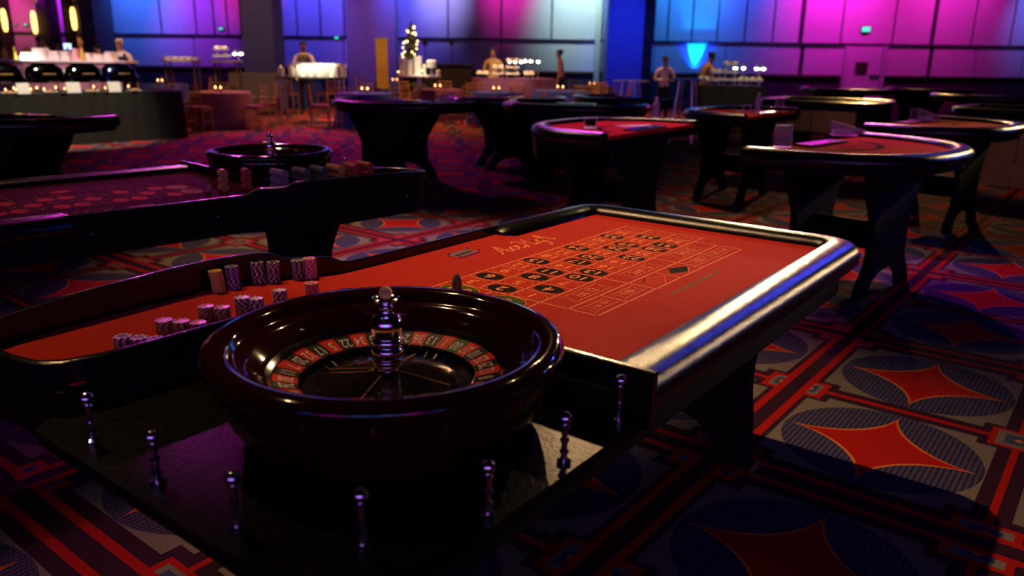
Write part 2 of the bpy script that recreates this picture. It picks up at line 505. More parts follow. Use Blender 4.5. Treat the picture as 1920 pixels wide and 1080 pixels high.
def tag(o, label=None, cat=None, group=None, kind=None):
    if label:
        o['label'] = label
    if cat:
        o['category'] = cat
    if group:
        o['group'] = group
    if kind:
        o['kind'] = kind
    return o


def thing(name, label, cat, loc=(0, 0, 0), rz=0.0, group=None):
    o = bpy.data.objects.new(name, None)
    COL.objects.link(o)
    o.location = loc
    o.rotation_euler = (0, 0, rz)
    o.empty_display_size = 0.2
    return tag(o, label, cat, group)


def copy_tree(o, parent=None):
    c = o.copy()
    COL.objects.link(c)
    if parent:
        c.parent = parent
    for ch in list(o.children):
        copy_tree(ch, c)
    return c


def struct(o):
    o['kind'] = 'structure'
    return o


_txt = {}


def text_mesh(body, size, shear=0.0, sx=1.0, bold=0.0):
    key = (body, size, shear, sx, bold)
    if key in _txt:
        return _txt[key]
    cu = bpy.data.curves.new('print', 'FONT')
    cu.body = body
    cu.size = size
    cu.shear = shear
    cu.offset = bold
    cu.align_x = 'CENTER'
    cu.align_y = 'CENTER'
    cu.resolution_u = 3
    o = bpy.data.objects.new('print', cu)
    COL.objects.link(o)
    dg = bpy.context.evaluated_depsgraph_get()
    me = bpy.data.meshes.new_from_object(o.evaluated_get(dg))
    bpy.data.objects.remove(o)
    bpy.data.curves.remove(cu)
    me.transform(Matrix.Diagonal((sx, 1, 1, 1)))
    me.materials.clear()
    _txt[key] = me
    return me


def text_obj(name, body, size, material, parent, loc, rz, sx=1.0, shear=0.0, bold=0.0, label=None):
    me = text_mesh(body, size, shear, sx, bold)
    if me.materials and me.materials[0] != material:
        me = me.copy()
        me.materials.clear()
    o = link(name, me, material, parent, loc, rz)
    if label:
        o['label'] = label
    return o


def ribbon(mb, pts, w, z):
    """flat stroke through points with round-ish joins"""
    n = len(pts)
    vs = []
    for i, p in enumerate(pts):
        a, b = pts[max(0, i - 1)], pts[min(n - 1, i + 1)]
        t = Vector((b[0] - a[0], b[1] - a[1])).normalized()
        ww = w[i] if isinstance(w, list) else w
        vs += [(p[0] - t.y * ww / 2, p[1] + t.x * ww / 2, z), (p[0] + t.y * ww / 2, p[1] - t.x * ww / 2, z)]
    mb.add(vs, [(2 * i, 2 * i + 1, 2 * i + 3, 2 * i + 2) for i in range(n - 1)])


def spline(pts, k=6):
    out = []
    n = len(pts)
    for i in range(n - 1):
        p0, p1, p2, p3 = pts[max(0, i - 1)], pts[i], pts[i + 1], pts[min(n - 1, i + 2)]
        for j in range(k):
            t = j / k
            out.append(tuple(0.5 * (2 * p1[q] + (p2[q] - p0[q]) * t + (2 * p0[q] - 5 * p1[q] + 4 * p2[q] - p3[q]) * t * t + (3 * p1[q] - p0[q] - 3 * p2[q] + p3[q]) * t ** 3) for q in (0, 1)))
    out.append(tuple(pts[-1]))
    return out


def rounded(poly, rad, k=6):
    """polygon with rounded corners; rad per corner"""
    out = []
    n = len(poly)
    for i, p in enumerate(poly):
        r = rad[i] if isinstance(rad, (list, tuple)) else rad
        a, b = Vector(poly[i - 1]), Vector(poly[(i + 1) % n])
        p = Vector(p)
        if r <= 0:
            out.append(tuple(p))
            continue
        d0, d1 = (a - p).normalized(), (b - p).normalized()
        for j in range(k + 1):
            t = j / k
            q0, q1 = p + d0 * r * (1 - t), p + d1 * r * t
            q = q0.lerp(q1, t)
            out.append((q.x, q.y))
    return out


# ------------------------------------------------------------------ the room
fl = MB().add([(-32, -15, 0), (32, -15, 0), (32, YW + 1, 0), (-32, YW + 1, 0)], [(0, 1, 2, 3)]).build('floor', carpet_material())
struct(fl)
struct(MB().box(-32, 32, -15, YW + 1, 8.0, 8.1).build('ceiling', M_CEIL))
wb = MB().box(-32, 32, YW, YW + 0.2, 0, 8).build('wall_back', M_WALLDARK)
struct(wb)

# the wall behind the photographer and the side walls close the ballroom; chrome mirrors them
wf = MB().box(-32, 32, -15.2, -15, 0, 8).build('wall_front', M_WALLDARK)
struct(wf)
for i in range(16):
    MB().box(-31.9 + i * 4, -28.1 + i * 4, -15, -14.95, 1.0, 7.9).build('wall_panel', M_WALL, wf)
for nm_, x_ in (('wall_left', -32.2), ('wall_right', 32.0)):
    struct(MB().box(x_, x_ + 0.2, -15, YW + 1, 0, 8).build(nm_, M_WALLDARK))
for x_, c_, pw_ in ((-13, BLUE, 1500), (-7.5, MAG, 2000), (-2.5, (0.10, 0.30, 1.0), 2000), (2.0, (0.12, 0.4, 1.0), 1800), (6.5, MAG, 2200), (12.5, BLUE, 1600)):
    spot('rear_wash', (x_, -11.5, 7.4), (x_, -15, 3.0), c_, pw_ * 3.0, 75, 1.0, 0.1)


def wx(px, y=60):
    return at(px, y, YW).x


Z_T0, Z_T1, Z_W = 2.17, 2.25, 0.98   # picture rail and wainscot
# upper fabric panels with dark joints between them
seams_u = [-40, 80, 190, 300, 366, 400, 425, 450, 512, 556, 600, 645, 742, 840, 940, 1035, 1122, 1140, 1228, 1254, 1300, 1348, 1400, 1453, 1503, 1582, 1680, 1752, 1830, 1903, 1980, 2060]
for i in range(len(seams_u) - 1):
    a, b = wx(seams_u[i], 20) + 0.035, wx(seams_u[i + 1], 20) - 0.035
    if seams_u[i] in (1503, 1752):
        a += 0.12
    MB().box(a, b, YW - 0.05, YW - 0.001, Z_T1, 7.9).build('wall_panel', M_WALL, wb)
seams_l = [-40, 80, 190, 366, 452, 512, 645, 742, 940, 1122, 1140, 1226, 1360, 1500, 1582, 1652, 1742, 1830, 1920, 2060]
for i in range(len(seams_l) - 1):
    if seams_l[i] == 1582:
        continue
    a, b = wx(seams_l[i], 100) + 0.02, wx(seams_l[i + 1], 100) - 0.02
    if seams_l[i] in (1500, 1742):
        a += 0.14
    MB().box(a, b, YW - 0.05, YW - 0.001, Z_W, Z_T0).build('wall_panel', M_WALL, wb)
struct(MB().box(-31, 31, YW - 0.12, YW - 0.052, Z_T0 + 0.005, Z_T1 - 0.005).build('trim_1', M_WALLDARK))
struct(MB().box(-31, wx(1580, 100), YW - 0.10, YW - 0.052, Z_W - 0.05, Z_W + 0.03).build('trim_2', mat('brown_chair_rail', (0.10, 0.045, 0.03), 0.5)))
struct(MB().box(wx(1655, 100), 31, YW - 0.10, YW - 0.052, Z_W - 0.05, Z_W + 0.03).build('trim_3', M_MAHOG))
struct(MB().box(-31, 31, YW - 0.04, YW - 0.001, 0, 0.2).build('baseboard_back', M_WALLDARK))


def pilaster(name, px0, px1, y0, y1, z0, z1, m):
    c0, c1 = at(px0, 40, y0).x, at(px1, 40, y0).x
    o = MB().box(c0, c1, y0, y1, z0, z1).build(name, m)
    return struct(o)


pilaster('pillar_1', 452, 511, 27.0, 28.2, 0, 7.95, mat('grey_column_plaster', (0.40, 0.36, 0.38), 0.8, var=0.1, scale=3))
pilaster('pillar_2', 648, 740, YW - 1.0, YW - 0.06, 0, 7.95, M_WALL)
pilaster('pillar_3', 1141, 1208, YW - 1.6, YW - 0.06, 0, 7.95, mat('blue_fabric_column', (0.20, 0.24, 0.75), 0.8, var=0.08, scale=3))
pilaster('pillar_4', 1206, 1226, YW - 1.5, YW - 0.4, 0, 7.95, M_WALLDARK)
pilaster('pillar_5', 150, 176, YW - 1.6, YW - 0.06, 0, 7.95, mat('brown_column', (0.20, 0.16, 0.16), 0.8))
pilaster('pillar_6', 1118, 1128, YW - 0.3, YW - 0.06, 0.55, 7.95, mat('pale_green_strip', (0.55, 0.60, 0.50), 0.8))
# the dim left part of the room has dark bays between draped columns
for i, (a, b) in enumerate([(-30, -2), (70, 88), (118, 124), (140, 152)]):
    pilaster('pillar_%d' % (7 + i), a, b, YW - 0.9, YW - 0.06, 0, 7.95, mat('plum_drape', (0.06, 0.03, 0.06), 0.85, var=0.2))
# door with its frame, picture and sign
dr = thing('door_1', None, None, (wx(1617, 120), YW - 0.05, 0))
struct(dr)
w2 = (wx(1650, 120) - wx(1584, 120)) / 2
MB().box(-w2, w2, -0.05, 0, 0, 2.15).build('door_leaf', M_WALL, dr)
for sx in (-1, 1):
    MB().box(sx * (w2 + 0.06) - 0.06, sx * (w2 + 0.06) + 0.06, -0.2, 0, 0, 2.16).build('door_frame', M_WALL, dr)
MB().box(w2 - 0.42, w2 - 0.02, -0.12, -0.05, 1.0, 1.06).build('push_bar', M_STEEL, dr)
pc = at(1615, 127, YW - 0.12)
tag(MB().box(-0.24, 0.24, -0.02, 0.02, -0.22, 0.22).build('notice_board', mat('dark_notice', (0.05, 0.03, 0.02), 0.5), loc=pc), 'dark square notice on the door in the magenta wall', 'sign')


def exit_sign(px, py, label, w=0.42, Y=YW - 0.12, m=None):
    p = at(px, py, Y)
    t = thing('exit_sign', label, 'exit sign', p, 0, 'lit green exit signs')
    MB().box(-w / 2, w / 2, 0, 0.08, -w * 0.3, w * 0.3).build('housing', M_FIXTURE, t)
    MB().box(-w / 2 + 0.02, w / 2 - 0.02, -0.012, 0, -w * 0.3 + 0.02, w * 0.3 - 0.02).build('lit_face', m or M_EXIT, t)


exit_sign(1624, 55, 'lit green exit sign above the door in the magenta wall', 0.36)
exit_sign(631, 71, 'lit green exit sign on the blue wall left of the violet pilaster', 0.18)
exit_sign(414, 54, 'small green exit sign on the violet wall left of the grey column', 0.18)
exit_sign(48, 46, 'small green exit sign on the far left purple wall, right of a second one', 0.15)
exit_sign(28, 46, 'dim green exit sign at the far left, nearest the frame edge', 0.10)
# wall sconces on the far left columns
for (px, py, lab) in ((8, 38, 'tall amber wall sconce at the left frame edge'), (64, 42, 'tall amber wall sconce, second from the left frame edge'), (138, 35, 'tall amber wall sconce beside the dark blue bay')):
    p = at(px, py, YW - 1.05)
    t = thing('wall_sconce', lab, 'wall lamp', p, 0, 'amber wall sconces')
    MB().lathe([(0.05, -0.42), (0.085, -0.3), (0.10, 0.0), (0.085, 0.3), (0.05, 0.42)], 12).build('lamp_glass', M_SCONCE, t, SM)
    MB().box(-0.05, 0.05, 0.06, 0.16, -0.12, 0.12).build('bracket', M_BRASS, t)
    for dz in (-1, 1):
        spot('sconce_light', (p.x, p.y - 0.02, p.z + dz * 0.5), (p.x + 0.02, p.y + 0.16, p.z + dz * 2.0), (1.0, 0.5, 0.08), 60, 70, 0.5, 0.05)
# floor uplight whose cyan beam climbs the wall
p = at(1304, 124, YW - 0.30)
t = thing('uplight', 'floor uplight throwing a cyan beam up the blue wall', 'lamp', (p.x, p.y, 0))
MB().lathe([(0.16, 0), (0.16, 0.03), (0.03, 0.04), (0.03, 0.80)], 12).build('stand', M_FIXTURE, t, SM)
MB().lathe([(0.06, 0.8), (0.10, 0.84), (0.11, 1.02), (0.10, 1.02), (0.08, 0.90)], 14).build('lamp_can', M_FIXTURE, t, SM)
spot('uplight_beam', (p.x, p.y, 1.03), (p.x + 0.05, YW - 0.02, 2.35), (0.0, 0.42, 1.0), 700, 40, 0.12, 0.03)
spot('uplight_spill', (p.x, p.y, 1.03), (p.x + 0.05, YW, 2.2), (0.0, 0.03, 1.0), 330, 90, 0.7, 0.03)

# ------------------------------------------------------------------ roulette tables
ZF = 0.90           # felt height
ROW, C3, DZN, EVN = 0.0818, 0.33235, 0.0925, 0.0926   # layout pitch and band widths
REDS = {1, 3, 5, 7, 9, 12, 14, 16, 18, 19, 21, 23, 25, 27, 30, 32, 34, 36}


def st_poly(pts):
    return [(s, -t) for (s, t) in pts]


def leg_panel(name, parent, wt, wm, wf, h, th, loc, rz, material=None, arch=0.2, toe=0.15):
    """hourglass board with two feet and an arch between them; width along local y"""
    right = spline([(wt, h), (wt * 0.93, h * 0.86), (wm * 1.06, h * 0.62), (wm, h * 0.42), (wm * 1.05, h * 0.26), (wf * 0.93, h * 0.1), (wf, 0)], 4)
    inner = spline([(wf - toe, 0), (wf - toe * 1.25, h * arch * 0.55), ((wf - toe) * 0.45, h * arch * 0.93), (0, h * arch)], 4)
    half = right + inner
    poly = half + [(-x, z) for (x, z) in half[::-1][1:]]
    n = len(poly)
    vs = [(-th / 2, x, z) for x, z in poly] + [(th / 2, x, z) for x, z in poly]
    fs = [tuple(range(n)), tuple(range(n, 2 * n))[::-1]] + [(i, n + i, n + (i + 1) % n, (i + 1) % n) for i in range(n)]
    return MB().add(vs, fs).build(name, material or M_PANEL, parent, loc=loc, rz=rz)


def oval_mesh(name, a, b, n=28):
    vs = [(a * cos(2 * pi * i / n), b * sin(2 * pi * i / n), 0) for i in range(n)]
    return MB().add(vs, [tuple(range(n))]).mesh(name)


def ring_mesh(name, a, b, w, n=32):
    vs = []
    for i in range(n):
        c, s = cos(2 * pi * i / n), sin(2 * pi * i / n)
        vs += [(a * c, b * s, 0), ((a - w) * c, (b - w) * s, 0)]
    return MB().add(vs, [(2 * i, 2 * ((i + 1) % n), 2 * ((i + 1) % n) + 1, 2 * i + 1) for i in range(n)]).mesh(name)


ACE = [  # handwritten house name, strokes in a unit box 3.1 wide, 1 high
    [(0.02, -0.02), (0.14, 0.10), (0.34, 0.62), (0.46, 0.98), (0.50, 0.96), (0.52, 0.5), (0.55, 0.10), (0.64, 0.02), (0.78, 0.12)],
    [(0.20, 0.34), (0.36, 0.40), (0.62, 0.36), (0.74, 0.20)],
    [(1.08, 0.40), (1.00, 0.50), (0.88, 0.42), (0.82, 0.22), (0.90, 0.04), (1.06, 0.08), (1.20, 0.24), (1.32, 0.42), (1.26, 0.52), (1.16, 0.40), (1.16, 0.16), (1.28, 0.02), (1.46, 0.12), (1.54, 0.24)],
    [(1.42, 0.86), (1.52, 0.98), (1.64, 0.94), (1.68, 0.70), (1.66, 0.30), (1.58, 0.04), (1.46, -0.06)],
    [(1.62, 0.40), (1.74, 0.54), (1.92, 0.50), (2.00, 0.42)],
    [(2.06, 1.00), (2.00, 0.70), (1.96, 0.30), (2.00, 0.06), (2.12, 0.04), (2.20, 0.24), (2.24, 0.50), (2.22, 0.16), (2.28, 0.02), (2.38, 0.12)],
    [(2.24, 0.70), (2.27, 0.74)],
    [(2.66, 0.46), (2.54, 0.52), (2.42, 0.36), (2.44, 0.12), (2.56, 0.06), (2.66, 0.24), (2.70, 0.50), (2.68, 0.10), (2.62, -0.34), (2.48, -0.46), (2.38, -0.36)],
    [(2.70, 0.02), (2.86, 0.30), (2.98, 0.90), (2.92, 1.02), (2.86, 0.86), (2.84, 0.30), (2.82, 0.02), (2.90, 0.36), (3.00, 0.48), (3.08, 0.36), (3.08, 0.10), (3.18, 0.02), (3.30, 0.14)],
]

PADSEC = [(-0.066, -0.030), (-0.070, -0.008), (-0.062, 0.014), (-0.044, 0.027), (-0.018, 0.033), (0.012, 0.033), (0.040, 0.026), (0.060, 0.010), (0.068, -0.014), (0.066, -0.040), (0.045, -0.055), (-0.05, -0.055)]
DEAL = [(0.66, -0.322, 0.028), (0.30, -0.322, 0.028), (0.0, -0.322, 0.028), (-0.10, -0.328, 0.028), (-0.13, -0.332, 0.033), (-0.165, -0.345, 0.052), (-0.20, -0.362, 0.057), (-0.26, -0.395, 0.058), (-0.285, -0.41, 0.060), (-0.315, -0.425, 0.078),
        (-0.36, -0.445, 0.084), (-0.45, -0.472, 0.084), (-0.62, -0.478, 0.082), (-0.80, -0.462, 0.078), (-0.95, -0.450, 0.072), (-1.03, -0.445, 0.066), (-1.09, -0.425, 0.060), (-1.125, -0.385, 0.056), (-1.135, -0.30, 0.052), (-1.125, -0.20, 0.050), (-1.105, -0.135, 0.048), (-1.07, -0.095, 0.048), (-1.0, -0.075, 0.048), (-0.80, -0.068, 0.048), (-0.45, -0.062, 0.048), (-0.355, -0.05, 0.048)]
POSTS = [(-1.117, 0.105), (-1.122, 0.340), (-1.118, 0.560), (-1.032, 0.745), (-0.852, 0.837), (-0.632, 0.835), (-0.420, 0.825)]


def post_mesh():
    h = 0.095
    pr = [(0.013, 0), (0.013, 0.006), (0.006, 0.010), (0.0055, 0.018), (0.0085, 0.021), (0.0085, 0.025), (0.0055, 0.028), (0.0055, 0.040), (0.0085, 0.044), (0.0085, 0.048), (0.0055, 0.051), (0.0055, 0.066), (0.008, 0.069), (0.008, 0.073), (0.0055, 0.076)]
    mb = MB().lathe(pr, 14)
    mb.ball((0, 0, h - 0.007), 0.0125, 16, 10)
    return mb.mesh('post', SM)


POST_ME = post_mesh()


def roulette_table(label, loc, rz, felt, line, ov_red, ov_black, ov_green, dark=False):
    T = thing('roulette_table', label, 'roulette table', (loc[0], loc[1], 0), rz)
    z = ZF
    # body under the felt
    outline = st_poly([(1.30, -0.30), (1.30, 0.82), (-0.40, 0.82), (-0.40, -0.02), (-1.10, -0.06), (-1.10, -0.44), (-0.45, -0.45), (-0.12, -0.315)])
    MB().prism(outline, z - 0.09, z - 0.0046).build('table_bed', M_PANEL, T)
    fe = st_poly([(1.29, -0.28), (1.29, 0.80), (-0.355, 0.80), (-0.36, -0.055), (-1.06, -0.075), (-1.115, -0.14), (-1.125, -0.38), (-1.08, -0.425), (-0.80, -0.455), (-0.45, -0.465), (-0.26, -0.388), (-0.12, -0.325), (0.66, -0.318)])
    MB().prism(fe, z - 0.0045, z).build('felt', felt, T)
    # printed layout: lines, ovals, numerals, boxes
    y0, y1, y2, y3 = 0.0, -C3, -C3 - DZN, -C3 - DZN - EVN
    mb = MB()
    zz = z + 0.0006
    lw = 0.0056

    def ln(xa, ya, xb, yb, w=lw):
        d = Vector((xb - xa, yb - ya)).normalized() * (w / 2)
        mb.add([(xa - d.x - d.y, ya - d.y + d.x, zz), (xa - d.x + d.y, ya - d.y - d.x, zz), (xb + d.x + d.y, yb + d.y - d.x, zz), (xb + d.x - d.y, yb + d.y + d.x, zz)], [(0, 1, 2, 3)])
    E12, E13 = 12 * ROW, 13 * ROW
    for yy in (y0, y0 - C3 / 3, y0 - 2 * C3 / 3, y1):
        ln(0, yy, E13, yy)
    for i in range(14):
        ln(i * ROW, y0, i * ROW, y1, 0.0044 if i % 4 else lw)
    ln(0, y2, E12, y2)
    ln(0, y3, E12, y3)
    for i in (0, 4, 8, 12):
        ln(i * ROW, y1, i * ROW, y3)
    for i in (2, 6, 10):
        ln(i * ROW, y2, i * ROW, y3)
    ln(-1.35 * ROW, y0, 0, y0)
    ln(-1.35 * ROW, y1, 0, y1)
    ln(-1.35 * ROW, y0, -1.35 * ROW, y1)
    ln(-1.35 * ROW, -C3 / 2, 0, -C3 / 2)
    mb.build('layout_lines', line, T)
    # cartouches around the outside bets
    zc = z + 0.0007

    def cartouche(cx, cy, w, h):
        m2 = MB()
        pts = [(-w, h * 0.1), (-w - 0.012, h * 1.15), (-w + 0.018, h), (w - 0.018, h), (w + 0.012, h * 1.15), (w, h * 0.1), (w, -h * 0.1), (w + 0.012, -h * 1.15), (w - 0.018, -h), (-w + 0.018, -h), (-w - 0.012, -h * 1.15), (-w, -h * 0.1), (-w, h * 0.1)]
        ribbon(m2, [(cx + a, cy + b) for a, b in pts], 0.0030, zc)
        return m2.build('cartouche', line, T)
    for i, tx in enumerate(('1st 12', '2nd 12', '3rd 12')):
        cx, cy = (4 * i + 2) * ROW, (y1 + y2) / 2
        c = cartouche(cx, cy, 0.088, 0.027)
        text_obj('bet_text', tx, 0.046, line, c, (cx, cy, zc), 0, 0.9, bold=0.0006)
    for i, tx in enumerate(('1 to 18', 'EVEN', None, None, 'ODD', '19 to 36')):
        cx, cy = (2 * i + 1) * ROW, (y2 + y3) / 2
        if tx:
            c = cartouche(cx, cy, 0.050, 0.022)
            text_obj('bet_text', tx, 0.034, line, c, (cx, cy, zc), 0, 0.78, bold=0.0005)
        else:
            d = [(-0.066, 0), (0, 0.036), (0.066, 0), (0, -0.036)]
            m2 = MB()
            ribbon(m2, [(cx + a, cy + b) for a, b in d + [d[0], d[1]]], 0.0032, zc)
            o = m2.build('diamond_outline', line, T)
            MB().add([(cx + a * 0.9, cy + b * 0.9, zc - 0.0002) for a, b in d], [(0, 1, 2, 3)]).build('diamond', ov_red if i == 2 else ov_black, o)
    for j in range(3):
        text_obj('bet_text', '2 to 1', 0.030, line, T, (12.5 * ROW, -(j + 0.5) * C3 / 3, zc), pi / 2, 1.0)
    om = {k: oval_mesh('number_oval', 0.0335, 0.0475) for k in 'rbg'}
    rm = ring_mesh('oval_rim', 0.0335, 0.0475, 0.0016)
    for n in range(1, 37):
        r_, c_ = (n - 1) // 3, 2 - (n - 1) % 3
        red = n in REDS
        ov = link('number_oval', om['r' if red else 'b'], ov_red if red else ov_black, T, ((r_ + 0.5) * ROW, -(c_ + 0.5) * C3 / 3, z + 0.0005))
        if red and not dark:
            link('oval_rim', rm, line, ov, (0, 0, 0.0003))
        text_obj('numeral', str(n), 0.058, line, ov, (0, 0, 0.0006), pi / 2, 1.12, bold=0.001)
    for j, tx in enumerate(('00', '0')):
        me = oval_mesh('number_oval', 0.047, 0.066)
        ov = link('number_oval', me, ov_green, T, (-0.66 * ROW, -(0.25 + 0.5 * j) * C3, z + 0.0005))
        link('oval_rim', ring_mesh('oval_rim', 0.049, 0.068, 0.003), line, ov, (0, 0, 0.0003))
        text_obj('numeral', tx, 0.075, line, ov, (0, 0, 0.0006), pi / 2, 1.1, bold=0.001)
    # house name and address
    k = 0.098
    ox, oy = 0.365, 0.088
    m2 = MB()
    for stq in ACE:
        p = [(ox + (a + 0.18 * b) * k * 1.02, oy + b * k * 0.92) for a, b in spline(stq, 6)]
        ribbon(m2, p, 0.0075, z + 0.0007)
    m2.build('house_name', line, T)
    text_obj('web_address', 'www.AceHighCasinoRentals.com', 0.033, M_URL if not dark else line, T, (0.475, -0.578, z + 0.0007), radians(0.3), 0.80, bold=0.0003)
    # rails
    path = rounded([(-0.345, -0.800), (1.262, -0.800), (1.262, 0.292), (0.60, 0.292)], [0, 0.10, 0.10, 0], 8)
    sec = [(o, z + h) for o, h in PADSEC]
    n = len(path)
    secs = []
    for i in range(n):
        f = 1.0
        if i == n - 1:
            f = 0.45
        secs.append([(o * f, z + h * (f if h > 0 else 1)) for o, h in PADSEC])
    path2 = path[:-1] + [(0.635, 0.292), path[-1]]
    secs = secs[:-1] + [sec, secs[-1]]
    MB().sweep(path2, secs).build('padded_rail', M_LEATHER, T, radians(50))
    dp = [(s, -t) for s, t, h in DEAL]
    th = 0.011
    MB().sweep(dp, [[(-th, z - 0.10), (-th, z + h - 0.003), (-th * 0.6, z + h), (th * 0.6, z + h), (th, z + h - 0.003), (th, z - 0.10)] for s, t, h in DEAL]).build('dealer_rail', M_BLACKWOOD, T, radians(40))
    MB().sweep([(-0.355, 0.05), (-0.36, -0.30), (-0.362, -0.872)], [(-0.009, z - 0.075), (-0.009, z + 0.046), (-0.005, z + 0.049), (0.005, z + 0.049), (0.009, z + 0.046), (0.009, z - 0.075)]).build('wheel_partition', M_BLACKWOOD, T)
    plat = rounded(st_poly([(-0.37, 0.86), (-1.165, 0.86), (-1.165, -0.06), (-0.37, -0.045)]), [0, 0.30, 0.06, 0], 10)
    MB().prism(plat, z - 0.075, z - 0.05).build('wheel_platform', M_PLANK, T)
    for s, t in POSTS:
        link('post', POST_ME, M_CHROME, T, (s, -t, z - 0.05))
    # apron boards under the edge
    ap = rounded([(-0.38, -0.80), (1.25, -0.80), (1.25, 0.285), (-0.10, 0.285), (-0.42, 0.43), (-1.08, 0.41), (-1.10, -0.70), (-0.90, -0.80)], [0, 0.08, 0.08, 0, 0.05, 0.05, 0.12, 0.08], 5)
    MB().sweep(ap, [(-0.010, z - 0.155), (-0.010, z - 0.0755), (0.010, z - 0.0755), (0.010, z - 0.155)], closed=True).build('apron', M_PANEL, T)
    for sx in (0.55, 0.28, 0.02, -0.2, -0.5, -0.75, -0.95):
        tt = min(DEAL, key=lambda q: abs(q[0] - sx) + (9 if q[1] > -0.3 else 0))[1]
        MB().ball((sx, -tt + 0.012, z - 0.055), 0.005, 8, 6).build('screw', M_CHROME, T, SM)
    # legs with a stretcher
    for sx in (1.10, -0.72):
        lp = leg_panel('leg_panel', T, 0.46, 0.30, 0.345, z - 0.06, 0.05, (sx, -0.262, 0), 0)
        if sx > 0:
            MB().box(0.026, 0.030, -0.345, -0.285, 0.0, 0.028).build('foot_plate', M_BRASS, lp)
            MB().box(-0.030, 0.034, -0.352, -0.346, 0.0, 0.03).build('foot_plate', M_BRASS, lp)
    MB().box(-0.70, 1.08, -0.282, -0.242, 0.30, 0.42).build('stretcher', M_PANEL, T)
    # brass money slot with four studs
    sl = MB().box(-0.056, 0.056, -0.026, 0.026, 0, 0.003).build('money_slot', M_BRASS, T, loc=(0.284, 0.190, z), rz=radians(4))
    MB().box(-0.046, 0.046, -0.006, 0.006, 0.003, 0.0034).build('slot', M_WHEEL_BLACK, sl)
    for b in (-0.024, 0.024):
        MB().tube((-0.052, b, 0.004), (0.052, b, 0.004), 0.0025).build('edge_bead', M_BRASS, sl, SM)
    for a in (-0.053, 0.053):
        for b in (-0.024, 0.024):
            MB().ball((a, b, 0.006), 0.0045, 10, 8).build('stud', M_CHROME, sl, SM)
    return T


T1 = Vector((-0.18635, 2.28602, 0))
A1 = 0.9224
roulette_table('black roulette table with bright red felt layout and padded rail in the foreground', T1, A1, M_FELT, M_LINE, M_OVAL_RED, M_OVAL_BLACK, M_OVAL_GREEN)
A2 = radians(226)
ea2, eb2 = Vector((cos(A2), sin(A2), 0)), Vector((sin(A2), -cos(A2), 0))
T2 = Vector((-1.546, 3.730, 0))
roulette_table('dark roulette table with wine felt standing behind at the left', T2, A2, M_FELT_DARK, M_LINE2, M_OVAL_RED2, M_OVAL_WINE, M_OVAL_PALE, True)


def loc1(s, t, z):
    return T1 + Vector((cos(A1), sin(A1), 0)) * s + Vector((sin(A1), -cos(A1), 0)) * t + Vector((0, 0, z))


def loc2(s, t, z):
    return T2 + ea2 * s + eb2 * t + Vector((0, 0, z))


# ------------------------------------------------------------------ roulette wheels
ORDER = ['0', '28', '9', '26', '30', '11', '7', '20', '32', '17', '5', '22', '34', '15', '3', '24', '36', '13', '1', '00', '27', '10', '25', '29', '12', '8', '19', '31', '18', '6', '21', '33', '16', '4', '23', '35', '14', '2']


